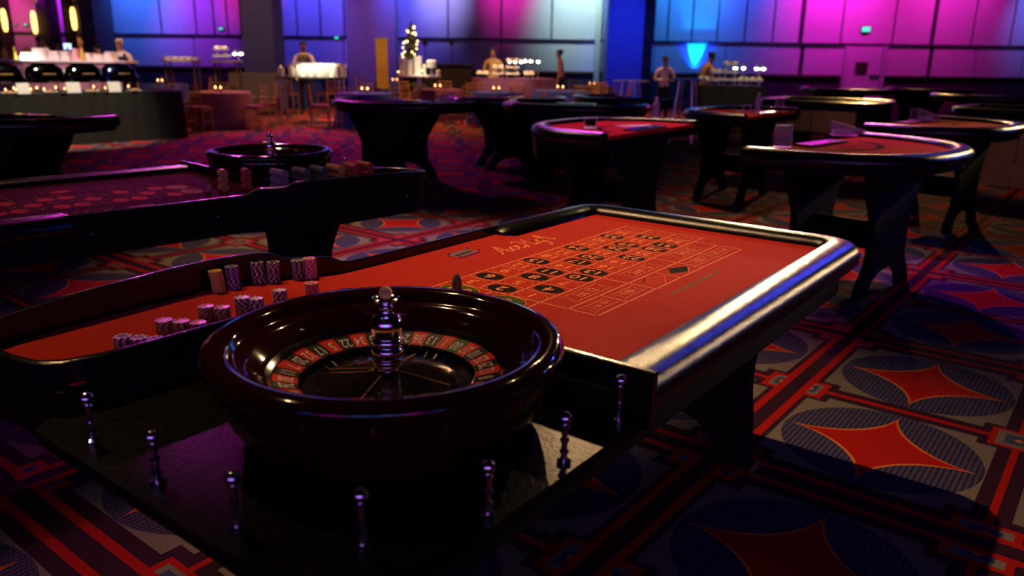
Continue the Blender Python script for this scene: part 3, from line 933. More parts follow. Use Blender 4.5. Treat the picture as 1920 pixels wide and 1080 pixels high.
def roulette_wheel(label, loc, ang00, finial):
    W = thing('roulette_wheel', label, 'roulette wheel', loc)
    bowl = [(0.245, 0.0), (0.262, 0.0), (0.285, 0.012), (0.296, 0.030), (0.300, 0.042), (0.316, 0.062), (0.331, 0.098), (0.338, 0.128), (0.336, 0.138), (0.345, 0.146), (0.3485, 0.158), (0.345, 0.169), (0.334, 0.1755), (0.318, 0.1765), (0.303, 0.174), (0.295, 0.166),
            (0.290, 0.155), (0.283, 0.150), (0.272, 0.149), (0.262, 0.140), (0.244, 0.121), (0.2255, 0.103), (0.2255, 0.05), (0.245, 0.03)]
    MB().lathe(bowl, 96, close=True).build('bowl', M_MAHOG, W, radians(50))
    MB().lathe([(0.2245, 0.094), (0.2245, 0.1035), (0.2290, 0.1085), (0.2345, 0.1135), (0.2350, 0.1115), (0.2280, 0.1030)], 64, close=True).build('track_ring', M_CHROME_D, W, SM)
    for i in range(8):
        a = 2 * pi * i / 8 + 0.2
        d = MB().add([(-0.006, 0, 0.002), (0, 0.017 if i % 2 else 0.007, 0.002), (0.006, 0, 0.002), (0, -0.017 if i % 2 else -0.007, 0.002), (0, 0, 0.0075)], [(0, 1, 4), (1, 2, 4), (2, 3, 4), (3, 0, 4), (3, 2, 1, 0)])
        o = d.build('deflector', M_CHROME, W, loc=(0.250 * cos(a), 0.250 * sin(a), 0.127))
        o.rotation_euler = Matrix.Rotation(a, 3, 'Z').to_euler()
        o.rotation_euler.rotate_axis('Y', radians(-43))
    # number ring: one wedge per pocket
    n = 38
    stp = 2 * pi / n
    ro, ri, zo, zi = 0.2225, 0.1740, 0.1010, 0.0880

    def wedge(name, r0, z0, r1, z1, th=0.004, gap=0.0006, k=3):
        vs, fs = [], []
        for j in range(k + 1):
            a = -stp / 2 + stp * j / k
            for (r, z) in ((r0, z0), (r1, z1), (r1, z1 - th), (r0, z0 - th)):
                aa = a * (1 - gap / r / (stp / 2))
                vs.append((r * cos(aa), r * sin(aa), z))
        for j in range(k):
            for q in range(4):
                fs.append((j * 4 + q, (j + 1) * 4 + q, (j + 1) * 4 + (q + 1) % 4, j * 4 + (q + 1) % 4))
        fs += [(0, 1, 2, 3), (k * 4 + 3, k * 4 + 2, k * 4 + 1, k * 4)]
        return MB().add(vs, fs).mesh(name)
    wm = {c: wedge('number_pocket', ro, zo, ri, zi) for c in 'rbg'}
    pm = wedge('pocket_floor', 0.1725, 0.074, 0.136, 0.070, gap=0.0002)
    fm = MB().add([(0.136, -0.0006, 0.069), (0.1725, -0.0006, 0.073), (0.1725, -0.0006, 0.0885), (0.150, -0.0006, 0.0865), (0.136, -0.0006, 0.079),
                   (0.136, 0.0006, 0.069), (0.1725, 0.0006, 0.073), (0.1725, 0.0006, 0.0885), (0.150, 0.0006, 0.0865), (0.136, 0.0006, 0.079)],
                  [(0, 1, 2, 3, 4), (9, 8, 7, 6, 5), (0, 5, 6, 1), (1, 6, 7, 2), (2, 7, 8, 3), (3, 8, 9, 4), (4, 9, 5, 0)]).mesh('fret')
    i00 = ORDER.index('00')
    for i, nm in enumerate(ORDER):
        a = ang00 - (i - i00) * stp
        c = 'g' if nm in ('0', '00') else ('r' if int(nm) in REDS else 'b')
        o = link('number_pocket', wm[c], {'r': M_WHEEL_RED, 'b': M_WHEEL_BLACK, 'g': M_WHEEL_GREEN}[c], W, rz=a)
        tx = text_obj('numeral', nm, 0.044, M_WHEEL_TEXT, o, ((ro + ri) / 2, 0, (zo + zi) / 2 + 0.0006), 0, 0.56, bold=0.0002)
        tx.rotation_euler = (Matrix.Rotation(-atan2(zo - zi, ro - ri), 3, 'Y') @ Matrix.Rotation(pi / 2, 3, 'Z')).to_euler()
        link('pocket_floor', pm, M_CHROME_D, W, rz=a)
        link('fret', fm, M_CHROME, W, rz=a + stp / 2)
    MB().lathe([(0.1745, 0.083), (0.1745, 0.0895), (0.1720, 0.0900), (0.1720, 0.083)], 64, close=True).build('pocket_ring', M_CHROME, W, SM)
    MB().lathe([(0.137, 0.060), (0.137, 0.079), (0.130, 0.081), (0.08, 0.088), (0.045, 0.094), (0.030, 0.098), (0.0, 0.098)], 64).build('cone', M_CONE, W, radians(20))
    for i in range(4):
        a = ang00 - 1.17 + i * pi / 2
        MB().tube((0.030 * cos(a), 0.030 * sin(a), 0.0985), (0.132 * cos(a), 0.132 * sin(a), 0.0835), 0.0018, n=6).build('cone_glint', M_BRASS, W, SM)  # brass bars standing in for golden reflections on the cone
    tur = [(0.030, 0.088), (0.030, 0.094), (0.0225, 0.098), (0.0215, 0.104), (0.0300, 0.107), (0.0320, 0.1105), (0.0300, 0.114), (0.0330, 0.117), (0.0345, 0.1205), (0.0325, 0.124), (0.0300, 0.126), (0.0340, 0.130), (0.0365, 0.139), (0.0345, 0.148), (0.0300, 0.151),
           (0.0335, 0.154), (0.0345, 0.160), (0.0325, 0.166), (0.0290, 0.168), (0.0320, 0.171), (0.0330, 0.177), (0.0340, 0.183), (0.0365, 0.192), (0.0345, 0.201), (0.0265, 0.208), (0.0170, 0.2115), (0.0150, 0.2165), (0.0150, 0.2225), (0.0165, 0.2245), (0.0140, 0.2265), (0.0125, 0.2300),
           (0.0190, 0.2335), (0.0270, 0.2380), (0.0305, 0.2440), (0.0295, 0.2445), (0.0250, 0.2410), (0.0120, 0.2390), (0.0, 0.2390)]
    tur = [(r * 0.86, z_ + (0.006 if z_ > 0.2 else 0)) for r, z_ in tur]
    tu = MB().lathe(tur, 40).build('turret', M_CHROME, W, radians(60))
    for i in range(4):
        a = ang00 + 0.6 + i * pi / 2
        MB().tube((0.012 * cos(a), 0.012 * sin(a), 0.2155), (0.042 * cos(a), 0.042 * sin(a), 0.2165), 0.0022, n=8).build('turret_arm', M_CHROME, tu, SM)
    MB().ball((0, 0, 0.2590), 0.0130, 18, 12).build('finial', finial, W, SM)
    return W


WC = loc1(-0.690, 0.450, ZF - 0.05)
q = gp(833, 657, ZF + 0.045) - WC
roulette_wheel('large mahogany roulette wheel with chrome turret in the foreground', WC, atan2(q.y, q.x), M_IVORY)
roulette_wheel('small looking roulette wheel rimmed in magenta light on the dark left table', loc2(-0.695, 0.452, ZF - 0.05), 1.1, M_CHROME)

# ------------------------------------------------------------------ chips
CR, CT = 0.0195, 0.0033


def chip_mesh():
    r, t = CR, CT
    return MB().lathe([(0.0, 0.0), (r - 0.0005, 0.0), (r, 0.0005), (r, t - 0.0005), (r - 0.0005, t), (r - 0.005, t), (r - 0.0054, t - 0.0002), (0.0, t - 0.0002)], 22).mesh('poker_chip', radians(40))


CHIP0 = chip_mesh()
CHIPM = {}
CREAM = (0.80, 0.62, 0.50)
for nm, body, sp in (('mustard', (0.62, 0.33, 0.04), (0.70, 0.42, 0.16)), ('purple', (0.10, 0.05, 0.16), (0.52, 0.36, 0.38)), ('black', (0.012, 0.012, 0.012), CREAM), ('green', (0.03, 0.075, 0.02), (0.55, 0.42, 0.36)), ('pink', (0.52, 0.10, 0.06), (0.85, 0.55, 0.45)), ('tan', (0.62, 0.30, 0.12), (0.10, 0.05, 0.02)), ('cream', CREAM, (0.05, 0.03, 0.03)), ('olive', (0.05, 0.055, 0.03), CREAM)):
    me = CHIP0.copy()
    me.materials.append(chip_material(nm + '_chip', body, sp))
    CHIPM[nm] = me


def chip_stack(kind, base, n, label, lean=(0, 0)):
    x = y = 0.0
    for i in range(n):
        o = link('poker_chip', CHIPM[kind], None, None, (base.x + x, base.y + y, base.z + i * (CT + 0.00005)), random.uniform(0, 6.28))
        tag(o, label, 'poker chip', label)
        x += lean[0] * (i / n) + random.uniform(-0.0004, 0.0004)
        y += lean[1] * (i / n) + random.uniform(-0.0004, 0.0004)


def c1(s, t):
    return loc1(s, t, ZF + 0.0001)


chip_stack('mustard', c1(-0.497, -0.432), 18, 'mustard yellow chip in the leaning stack against the dealer rail', (-0.0009, 0.0002))
chip_stack('purple', c1(-0.452, -0.428), 19, 'purple chip in the stack beside the mustard stack', (-0.0004, 0.0006))
chip_stack('black', c1(-0.372, -0.420), 19, 'black and cream chip in the nearer of two black stacks on the dealer rail', (-0.0003, 0.0003))
chip_stack('black', c1(-0.338, -0.398), 18, 'black and cream chip in the second black stack on the dealer rail', (0.0001, 0.0003))
chip_stack('green', c1(-0.268, -0.368), 17, 'dark green chip in the stack beside the pink stack', (-0.0003, 0.0003))
chip_stack('pink', c1(-0.238, -0.350), 18, 'pink chip in the tallest stack next to the step of the dealer rail', (-0.0006, 0.0))
chip_stack('olive', c1(-0.905, -0.176), 11, 'black spotted chip in the first stack at the near corner of the apron', (0, 0))
chip_stack('olive', c1(-0.880, -0.150), 10, 'black spotted chip in the middle stack of the near corner row', (0, 0))
chip_stack('olive', c1(-0.856, -0.124), 9, 'black spotted chip in the last low stack of the near corner row', (0, 0))
chip_stack('tan', c1(-0.800, -0.182), 14, 'tan chip in the tallest stack of the row left of the wheel', (0, 0))
chip_stack('tan', c1(-0.775, -0.154), 13, 'tan chip in the second stack of the row left of the wheel', (0, 0))
chip_stack('tan', c1(-0.750, -0.126), 12, 'tan chip in the third stack of the row left of the wheel', (0, 0))
chip_stack('tan', c1(-0.690, -0.186), 16, 'orange chip in the taller of two stacks by the wheel rim', (0, 0))
chip_stack('tan', c1(-0.662, -0.158), 15, 'orange chip in the shorter of two stacks by the wheel rim', (0, 0))
chip_stack('cream', c1(-0.585, -0.190), 15, 'cream chip in the stack half hidden by the wheel rim', (0, 0))
chip_stack('cream', c1(-0.560, -0.165), 14, 'cream chip in the low stack behind the wheel rim', (0, 0))
chip_stack('cream', c1(-0.470, -0.190), 13, 'cream chip in the stack showing its top above the wheel rim', (0, 0))
chip_stack('pink', c1(-0.355, -0.200), 11, 'salmon chip in the last stack peeping over the wheel rim', (0, 0))
# rows of chips lying on edge on the far left table, past the count of single chips
mb_rows = MB()
mats_rows, face_mat = [], []
rowcols = ['tan', 'pink', 'purple', 'olive', 'green', 'mustard', 'pink', 'pink']
rowpos = [(-0.17, -0.06), (-0.27, -0.10), (-0.37, -0.20), (-0.48, -0.22), (-0.58, -0.22), (-0.68, -0.22), (-0.77, -0.22), (-0.86, -0.22)]
for k, (s, t) in enumerate(rowpos):
    if rowcols[k] not in mats_rows:
        mats_rows.append(rowcols[k])
    cnt = 9 if k < 2 else 26
    for layer in range(3):
        for i in range(cnt):
            f0 = len(mb_rows.f)
            b = Vector((s + random.uniform(-.0008, .0008), -t + i * 0.0046 - 0.06, ZF + CR * 1.02 + layer * CR * 1.78))
            nn = 14
            vs = []
            for dy in (0, CT):
                vs += [(b.x + CR * cos(2 * pi * j / nn), b.y + dy, b.z + CR * sin(2 * pi * j / nn)) for j in range(nn)]
            mb_rows.add(vs, [tuple(range(nn)), tuple(range(nn, 2 * nn))[::-1]] + [(j, nn + j, nn + (j + 1) % nn, (j + 1) % nn) for j in range(nn)])
            face_mat += [mats_rows.index(rowcols[k])] * (len(mb_rows.f) - f0)
me = bpy.data.meshes.new('casino_chips')
me.from_pydata(mb_rows.v, [], mb_rows.f)
for c in mats_rows:
    body = {'tan': (0.62, 0.28, 0.10), 'pink': (0.45, 0.10, 0.05), 'purple': (0.30, 0.20, 0.24), 'olive': (0.16, 0.13, 0.11), 'green': (0.10, 0.14, 0.07), 'mustard': (0.55, 0.28, 0.07)}[c]
    me.materials.append(mat(c + '_row_chip', body, 0.4, var=0.2))
me.polygons.foreach_set('material_index', face_mat)
o = link('casino_chips', me, None, None, T2, A2)
tag(o, 'rows of coloured casino chips standing on edge on the dark left table', 'chips', kind='stuff')

# win markers on both layouts
for lab, L, m in (('olive green glass win marker standing on the zero of the red layout', loc1(-0.055, 0.075, ZF), M_GREENGLASS), ('clear glass win marker on the layout of the dark left table', loc2(-0.115, 0.03, ZF), M_ACRYLIC)):
    t = thing('win_marker', lab, 'marker', L)
    MB().lathe([(0.0, 0.0), (0.017, 0.0), (0.017, 0.003), (0.014, 0.006), (0.0155, 0.022), (0.0125, 0.034), (0.0065, 0.046), (0.0, 0.052)], 14).build('body', m, t, radians(60))
    MB().lathe([(0.0175, 0.001), (0.0185, 0.0025), (0.0175, 0.004), (0.0165, 0.0025)], 16, close=True).build('base_ring', M_BRASS, t, SM)
# ------------------------------------------------------------------ card tables with a curved padded rail
ZR = 1.0


def d_outline(a, b, k=26, e=2.5):
    """from one end of the dealer's straight edge round the curve to the other (x = bulge, y = along)"""
    out = []
    for i in range(k + 1):
        th = -pi / 2 + pi * i / k
        c, s_ = cos(th), sin(th)
        out.append((b * abs(c) ** (2 / e), a * abs(s_) ** (2 / e) * (1 if s_ >= 0 else -1)))
    return out


def card_table(label, C, n_ang, a, b, felt=M_FELT_BJ, spots=True, legs=(0.13, 0.66), lw=0.46, loff=-0.05):
    T = thing('card_table', label, 'card table', (C[0], C[1], 0), n_ang, 'curved card tables')
    zf = ZR - 0.035
    o = d_outline(a - 0.10, b - 0.10)
    MB().prism(o, zf - 0.03, zf).build('felt_top', felt, T)
    MB().prism(d_outline(a - 0.05, b - 0.05), zf - 0.10, zf - 0.031).build('apron', M_PANEL, T)
    path = d_outline(a - 0.07, b - 0.07, 40)
    sec = [(-0.065, zf - 0.02), (-0.068, zf + 0.008), (-0.055, zf + 0.026), (-0.025, zf + 0.035), (0.015, zf + 0.035), (0.045, zf + 0.025), (0.066, zf + 0.002), (0.070, zf - 0.03), (0.055, zf - 0.06), (-0.04, zf - 0.06)]
    MB().sweep(path, sec).build('padded_rail', M_LEATHER, T, radians(50))
    tr = MB().box(0.02, 0.16, -0.28, 0.28, zf, zf + 0.012).build('chip_tray', M_PANEL, T)
    for i in range(7):
        MB().box(0.03, 0.15, -0.262 + i * 0.077, -0.205 + i * 0.077, zf + 0.012, zf + 0.016).build('tray_slot', M_CHROME_D, tr)
    if spots:
        rm = ring_mesh('bet_circle', 0.065, 0.065, 0.006)
        for i in range(6):
            th = radians(-65 + 26 * i)
            link('bet_circle', rm, M_LINE2, T, (0.74 * b * cos(th), 0.74 * a * sin(th), zf + 0.0008))
        m2 = MB()
        ribbon(m2, [(0.46 * b * cos(radians(q)), 0.52 * a * sin(radians(q))) for q in range(-70, 71, 5)], 0.05, zf + 0.0007)
        m2.build('arc_print', M_OVAL_WINE, T)
    for nx in legs:
        leg_panel('leg_panel', T, lw, lw * 0.62, lw * 0.92, zf - 0.10, 0.05, (nx * b, loff, 0), 0)
    MB().box(legs[0] * b, legs[1] * b, loff - 0.02, loff + 0.02, 0.28, 0.48).build('stretcher', M_PANEL, T)
    return T


card_table('red felt card table with lit gold rail end, nearest behind the roulette table', (2.19, 5.94), atan2(-0.725, 0.688), 0.96, 1.05, loff=-0.1)
card_table('red felt card table with a water bottle and magenta lit rail, behind the roulette corner', (1.21, 6.91), atan2(0.582, -0.813), 0.96, 1.03)
card_table('red felt card table holding the second water bottle, further back', (2.96, 9.23), atan2(0.62, -0.784), 0.88, 0.98, loff=0.1)
card_table('red felt card table with gold and blue rail at the right frame edge', (3.945, 8.2), atan2(-0.72, 0.69), 0.96, 1.05)
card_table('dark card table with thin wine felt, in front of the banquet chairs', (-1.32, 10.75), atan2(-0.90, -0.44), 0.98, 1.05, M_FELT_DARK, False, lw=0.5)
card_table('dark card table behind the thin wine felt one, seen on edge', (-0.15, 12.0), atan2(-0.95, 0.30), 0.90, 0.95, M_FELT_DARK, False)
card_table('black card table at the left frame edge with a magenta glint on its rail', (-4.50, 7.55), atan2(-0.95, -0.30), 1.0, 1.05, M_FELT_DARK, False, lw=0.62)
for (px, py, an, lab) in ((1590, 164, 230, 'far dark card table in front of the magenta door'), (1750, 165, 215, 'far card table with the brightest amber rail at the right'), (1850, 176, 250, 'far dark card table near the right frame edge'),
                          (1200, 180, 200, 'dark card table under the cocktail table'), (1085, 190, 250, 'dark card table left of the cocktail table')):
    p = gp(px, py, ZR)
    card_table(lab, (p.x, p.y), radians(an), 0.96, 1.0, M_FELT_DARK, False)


# ------------------------------------------------------------------ craps tables with brown panelled sides
def craps_table(label, p0, p1, depth, zlow):
    d = p1 - p0
    L = d.length
    T = thing('craps_table', label, 'craps table', (p0.x, p0.y, 0), atan2(d.y, d.x), 'craps tables')
    pl = rounded([(0, 0), (L, 0), (L, depth), (0, depth)], 0.25, 6)
    MB().sweep(pl, [(-0.06, 0.93), (-0.05, 0.985), (0, 1.0), (0.05, 0.985), (0.06, 0.93)], closed=True).build('padded_rail', M_LEATHER, T, radians(50))
    MB().sweep(pl, [(-0.03, 0.60), (-0.03, 0.925), (0.01, 0.925), (0.01, 0.60)], closed=True).build('side_wall', M_PANEL, T)
    MB().prism(rounded([(0.04, 0.04), (L - 0.04, 0.04), (L - 0.04, depth - 0.04), (0.04, depth - 0.04)], 0.22, 6), 0.66, 0.70).build('felt_bed', M_FELT_DARK, T)
    n = max(2, int(L / 0.9))
    for i in range(n):
        x0, x1 = 0.2 + (L - 0.4) * i / n, 0.2 + (L - 0.4) * (i + 1) / n - 0.02
        MB().box(x0, x1, -0.045, -0.005, zlow, 0.86).build('oak_panel', M_BROWNWOOD, T)
    for x in (0.5, L - 0.5):
        leg_panel('leg_panel', T, 0.5, 0.34, 0.48, 0.60, 0.06, (x, depth / 2, 0), 0)
    return T


craps_table('long craps table with brown side panels behind the second bottle', gp(1425, 184, ZR), gp(1640, 193, ZR), 1.3, 0.56)
craps_table('craps table with a tall brown panel reaching the floor at the right frame edge', gp(1785, 199, ZR), gp(2080, 213, ZR), 1.3, 0.02)


# ------------------------------------------------------------------ things on the card tables
def bottle(label, loc, h=0.20):
    t = thing('water_bottle', label, 'bottle', loc, 0, 'water bottles')
    k = h / 0.20
    MB().lathe([(0.0, 0.0), (0.028 * k, 0.0), (0.032 * k, 0.006 * k), (0.030 * k, 0.03 * k), (0.0325 * k, 0.05 * k), (0.031 * k, 0.075 * k), (0.0325 * k, 0.10 * k), (0.0325 * k, 0.125 * k), (0.028 * k, 0.148 * k), (0.015 * k, 0.170 * k), (0.013 * k, 0.182 * k), (0.0, 0.182 * k)], 20).build('body', M_PLASTIC, t, radians(50))
    MB().lathe([(0.015 * k, 0.182 * k), (0.015 * k, 0.200 * k), (0.0, 0.200 * k)], 14).build('cap', M_PAPER, t, SM)
    MB().lathe([(0.0331 * k, 0.075 * k), (0.0331 * k, 0.118 * k)], 20).build('wrap', mat('pale_label', (0.5, 0.35, 0.45), 0.5), t, SM)
    return t


ZFJ = ZR - 0.0345
bottle('magenta lit water bottle on the card table behind the roulette corner', gp(1229, 222, ZFJ), 0.215)
bottle('clear water bottle on the far red card table', gp(1420, 207, ZFJ), 0.21)


def holder(label, px, py, w, h, rz, th=0.008, lean=0.0, dark=False):
    """upright clear acrylic card stand with a foot"""
    t = thing('acrylic_stand', label, 'card stand', gp(px, py, ZFJ), rz, 'acrylic card stands')
    MB().box(-w / 2, w / 2, -th / 2, th / 2, 0.006, h).build('pane', M_ACRYLIC, t)
    MB().box(-w / 2, w / 2, -0.03, 0.03, 0, 0.006).build('foot', M_ACRYLIC, t)
    for sx in (-1, 1):
        MB().box(sx * w / 2 - 0.002, sx * w / 2 + 0.002, -th / 2, th / 2, 0.006, h).build('edge', mat('pink_light_edge_acrylic', (0.75, 0.35, 0.5), 0.2, trans=0.3), t)  # pink light caught by the edges is put into their colour
    MB().box(-w / 2, w / 2, -th / 2, th / 2, h, h + 0.004).build('edge', mat('pink_light_edge_acrylic', (0.75, 0.35, 0.5), 0.2, trans=0.3), t)
    if dark:
        MB().box(-w / 2 + 0.012, w / 2 - 0.012, -th / 2 - 0.002, -th / 2, 0.02, h - 0.008).build('insert_card', M_PANEL, t)
    return t


holder('clear upright acrylic stand at the left end of the nearest card table', 1467, 276, 0.115, 0.15, radians(-6))
holder('small acrylic stand with a dark insert left of the magenta bottle', 1107, 240, 0.115, 0.085, radians(-4), 0.012, dark=True)
holder('acrylic stand with a dark insert beside the clear bottle', 1400, 209, 0.08, 0.075, 0.1, 0.012, dark=True)
holder('faint clear acrylic stand right of the clear bottle', 1461, 206, 0.10, 0.15, 0.05)
holder('thin clear acrylic stand in front of the amber lit shoe', 1715, 226, 0.12, 0.12, 0.2)


def card_shoe(label, px, py, L, rz):
    t = thing('card_shoe', label, 'card shoe', gp(px, py, ZFJ), rz, 'card shoes')
    w = L * 0.42
    for s_ in (-1, 1):
        y = s_ * w / 2
        MB().add([(-L / 2, y - 0.003, 0), (L / 2, y - 0.003, 0), (L / 2, y - 0.003, 0.045), (-L / 2, y - 0.003, 0.115), (-L / 2, y + 0.003, 0), (L / 2, y + 0.003, 0), (L / 2, y + 0.003, 0.045), (-L / 2, y + 0.003, 0.115)],
                 [(0, 1, 2, 3), (7, 6, 5, 4), (0, 4, 5, 1), (1, 5, 6, 2), (2, 6, 7, 3), (3, 7, 4, 0)]).build('side_pane', M_ACRYLIC, t)
    MB().box(-L / 2, L / 2, -w / 2, w / 2, 0, 0.006).build('base_plate', M_ACRYLIC, t)
    MB().add([(-L / 2, -w / 2, 0.112), (-L / 2, w / 2, 0.112), (L / 2, w / 2, 0.042), (L / 2, -w / 2, 0.042), (-L / 2, -w / 2, 0.118), (-L / 2, w / 2, 0.118), (L / 2, w / 2, 0.048), (L / 2, -w / 2, 0.048)],
             [(0, 1, 2, 3), (7, 6, 5, 4), (0, 4, 5, 1), (1, 5, 6, 2), (2, 6, 7, 3), (3, 7, 4, 0)]).build('slanted_lid', M_ACRYLIC, t)
    MB().box(-L * 0.42, L * 0.1, -w * 0.4, w * 0.4, 0.008, 0.045).build('card_deck', M_PAPER, t)
    return t


card_shoe('pink lit acrylic card shoe on the nearest card table', 1588, 254, 0.26, radians(-14))
card_shoe('frosted acrylic card shoe on the red table at the right frame edge', 1740, 226, 0.20, radians(10))
card_shoe('pink lit card shoe on the dark thin felted table', 833, 190, 0.26, radians(160))


def sheet(label, px, py, w, h, rz, m=M_PAPER):
    return tag(MB().box(-w / 2, w / 2, -h / 2, h / 2, 0, 0.004).build('card_fan', m, loc=gp(px, py, ZFJ + 0.0005), rz=rz), label, 'cards')


sheet('pale spread of cards on the felt by the magenta bottle', 1192, 236, 0.34, 0.16, radians(24))
sheet('small pink card pad on the far red felt', 1386, 209, 0.14, 0.12, radians(30), mat('pink_pad', (0.7, 0.3, 0.45), 0.7))
tag(MB().lathe([(0.0, 0), (0.03, 0), (0.03, 0.006), (0.0, 0.006)], 16).build('button', M_PAPER, loc=gp(1500, 271, ZFJ + 0.001)), 'small round dealer button beside the upright acrylic stand', 'button')

# ------------------------------------------------------------------ people
def person(label, loc, rz, h=1.75, shirt=M_SHIRT, vest=None, skin=M_SKIN, trousers=M_TROUSER, lean=0.0, arms='down', hair='short', hairm=M_HAIR):
    me = bpy.data.meshes.new('body')
    P = {'pelvis': (0, 0, .95, .135, .11), 'waist': (0, 0, 1.08, .125, .10), 'chest': (0, .0, 1.30, .155, .115), 'upper': (0, 0, 1.42, .11, .085), 'neck': (0, .01, 1.50, .052, .052), 'jaw': (0, .03, 1.58, .068, .078), 'head': (0, .02, 1.67, .078, .092), 'crown': (0, .01, 1.73, .05, .06)}
    E = [('pelvis', 'waist'), ('waist', 'chest'), ('chest', 'upper'), ('upper', 'neck'), ('neck', 'jaw'), ('jaw', 'head'), ('head', 'crown')]
    for s_, sd in ((-1, 'l'), (1, 'r')):
        if arms == 'down':
            el, wr, hd = (s_ * .27, -.01, 1.14), (s_ * .27, .08, .90), (s_ * .26, .11, .81)
        elif arms == 'work':
            el, wr, hd = (s_ * .27, .04, 1.14), (s_ * .17, .26, 1.08), (s_ * .13, .33, 1.06)
        else:
            el, wr, hd = (s_ * .30, .02, 1.15), (s_ * .10, .17, 1.13), (s_ * .03, .19, 1.13)
        P.update({'sh' + sd: (s_ * .185, 0, 1.40, .062, .062), 'el' + sd: el + (.045, .045), 'wr' + sd: wr + (.034, .03), 'hd' + sd: hd + (.042, .024),
                  'hip' + sd: (s_ * .09, 0, .88, .095, .095), 'kn' + sd: (s_ * .10, .02, .50, .062, .064), 'an' + sd: (s_ * .10, -.01, .09, .045, .048), 'toe' + sd: (s_ * .11, .15, .035, .040, .034)})
        E += [('upper', 'sh' + sd), ('sh' + sd, 'el' + sd), ('el' + sd, 'wr' + sd), ('wr' + sd, 'hd' + sd), ('pelvis', 'hip' + sd), ('hip' + sd, 'kn' + sd), ('kn' + sd, 'an' + sd), ('an' + sd, 'toe' + sd)]
    names = list(P)
    k = h / 1.77
    vs = []
    for n in names:
        x, y, z = P[n][:3]
        if z > 0.95:
            y += (z - 0.95) * lean
        vs.append((x * k, y * k, z * k))
    me.from_pydata(vs, [(names.index(a), names.index(b)) for a, b in E], [])
    o = bpy.data.objects.new('body', me)
    COL.objects.link(o)
    sk = o.modifiers.new('skin', 'SKIN')
    sk.use_smooth_shade = True
    for i, n in enumerate(names):
        sv = me.skin_vertices[0].data[i]
        sv.radius = (P[n][3] * k, P[n][4] * k)
        sv.use_root = n == 'pelvis'
    o.modifiers.new('sub', 'SUBSURF').levels = 1
    bpy.context.view_layer.update()
    bm_ = bpy.data.meshes.new_from_object(o.evaluated_get(bpy.context.evaluated_depsgraph_get()))
    bpy.data.objects.remove(o)
    T = thing('person', label, 'person', loc, rz)
    for m in (skin, shirt, trousers, vest or shirt):
        bm_.materials.append(m)
    hands = [Vector(vs[names.index('hd' + s_)]) for s_ in 'lr']
    for p in bm_.polygons:
        c = p.center
        z = c.z / k
        if z > 1.49 or min((c - q).length for q in hands) < 0.075 * k:
            p.material_index = 0
        elif z < 0.97 and abs(c.x) < 0.22 * k:
            p.material_index = 2
        elif vest and abs(c.x) < 0.15 * k and z < 1.44 and not (c.y > 0.05 and abs(c.x) < 0.045 * k and z > 1.15):
            p.material_index = 3
        else:
            p.material_index = 1
        p.use_smooth = True
    link('body', bm_, None, T)
    hy = 0.02 + (1.68 - 0.95) * lean
    hb = MB().ball((0, (hy - 0.012) * k, 1.695 * k), 0.094 * k, 14, 10, (0.98, 1.08, 0.86))
    if hair == 'bun':
        hb.ball((0, (hy - 0.09) * k, 1.74 * k), 0.045 * k, 10, 8)
    if hair == 'long':
        hb.ball((0, (hy - 0.06) * k, 1.58 * k), 0.085 * k, 12, 8, (1.0, 0.6, 1.5))
    # open the face: push hair vertices on the face side inward
    hb.v = [((x, y, z) if not (y > (hy + 0.03) * k and z < 1.715 * k) else (x * 0.5, (hy - 0.02) * k, z)) for x, y, z in hb.v]
    hb.build('hair', hairm, T, SM)
    MB().add([(-0.012 * k, (hy + 0.088) * k, 1.645 * k), (0.012 * k, (hy + 0.088) * k, 1.645 * k), (0, (hy + 0.112) * k, 1.645 * k), (0, (hy + 0.09) * k, 1.685 * k)], [(0, 1, 2), (0, 2, 3), (1, 3, 2), (0, 3, 1)]).build('nose', skin, T)
    for s_ in (-1, 1):
        MB().ball((s_ * 0.030 * k, (hy + 0.082) * k, 1.668 * k), 0.009 * k, 8, 6).build('eye', M_HAIR, T)
        MB().ball((s_ * 0.080 * k, hy * k, 1.655 * k), 0.022 * k, 8, 6, (0.4, 0.7, 1)).build('ear', skin, T)
    MB().box(-0.022 * k, 0.022 * k, (hy + 0.075) * k, (hy + 0.088) * k, 1.606 * k, 1.614 * k).build('mouth', mat('lips', (0.35, 0.12, 0.10), 0.5), T)
    return T


def floor_under(px, Y):
    p = at(px, 110, Y)
    return (p.x, Y, 0)


person('bartender in white shirt and grey vest behind the glowing display table', floor_under(570, 21.5), radians(180), 1.87, vest=M_VEST, skin=M_SKIN2, arms='work')
person('person in tan blouse bending over the food trays at centre', floor_under(925, 22.95), radians(180), 1.78, shirt=M_TAN, lean=0.25, arms='work', hair='bun')
person('person in dusky pink top in front of the white lit wall', floor_under(1053, 24.0), radians(80), 1.76, shirt=mat('dusky_pink', (0.45, 0.22, 0.18), 0.8), lean=0.08, arms='down', hair='bun')
person('server in white shirt and black trousers beside the blue column', floor_under(1248, 20.5), radians(190), 1.62, arms='fold', skin=M_SKIN)
person('person in tan jacket leaning over the black draped buffet at right', floor_under(1321, 19.6), radians(-70), 1.72, shirt=M_TAN, lean=0.28, arms='work', hair='bun')
person('server in white jacket leaning over the far left bar', floor_under(62, 19.9), radians(-60), 1.88, shirt=M_SHIRT, lean=0.25, arms='work', hairm=mat('brown_hair', (0.12, 0.05, 0.02), 0.6))
person('dark dressed person before the purple wall at far left', floor_under(112, 21.0), radians(180), 1.80, shirt=M_TROUSER, hair='long')
person('server in white shirt bending at the right end of the far left bar', floor_under(192, 20.0), radians(60), 1.74, lean=0.2, arms='work')
person('person in navy jacket with white sleeve at the bar end', floor_under(232, 19.75), radians(170), 1.84, shirt=M_SHIRT, vest=M_NAVY, lean=0.12, arms='work', hairm=mat('pale_hair', (0.7, 0.65, 0.55), 0.6))

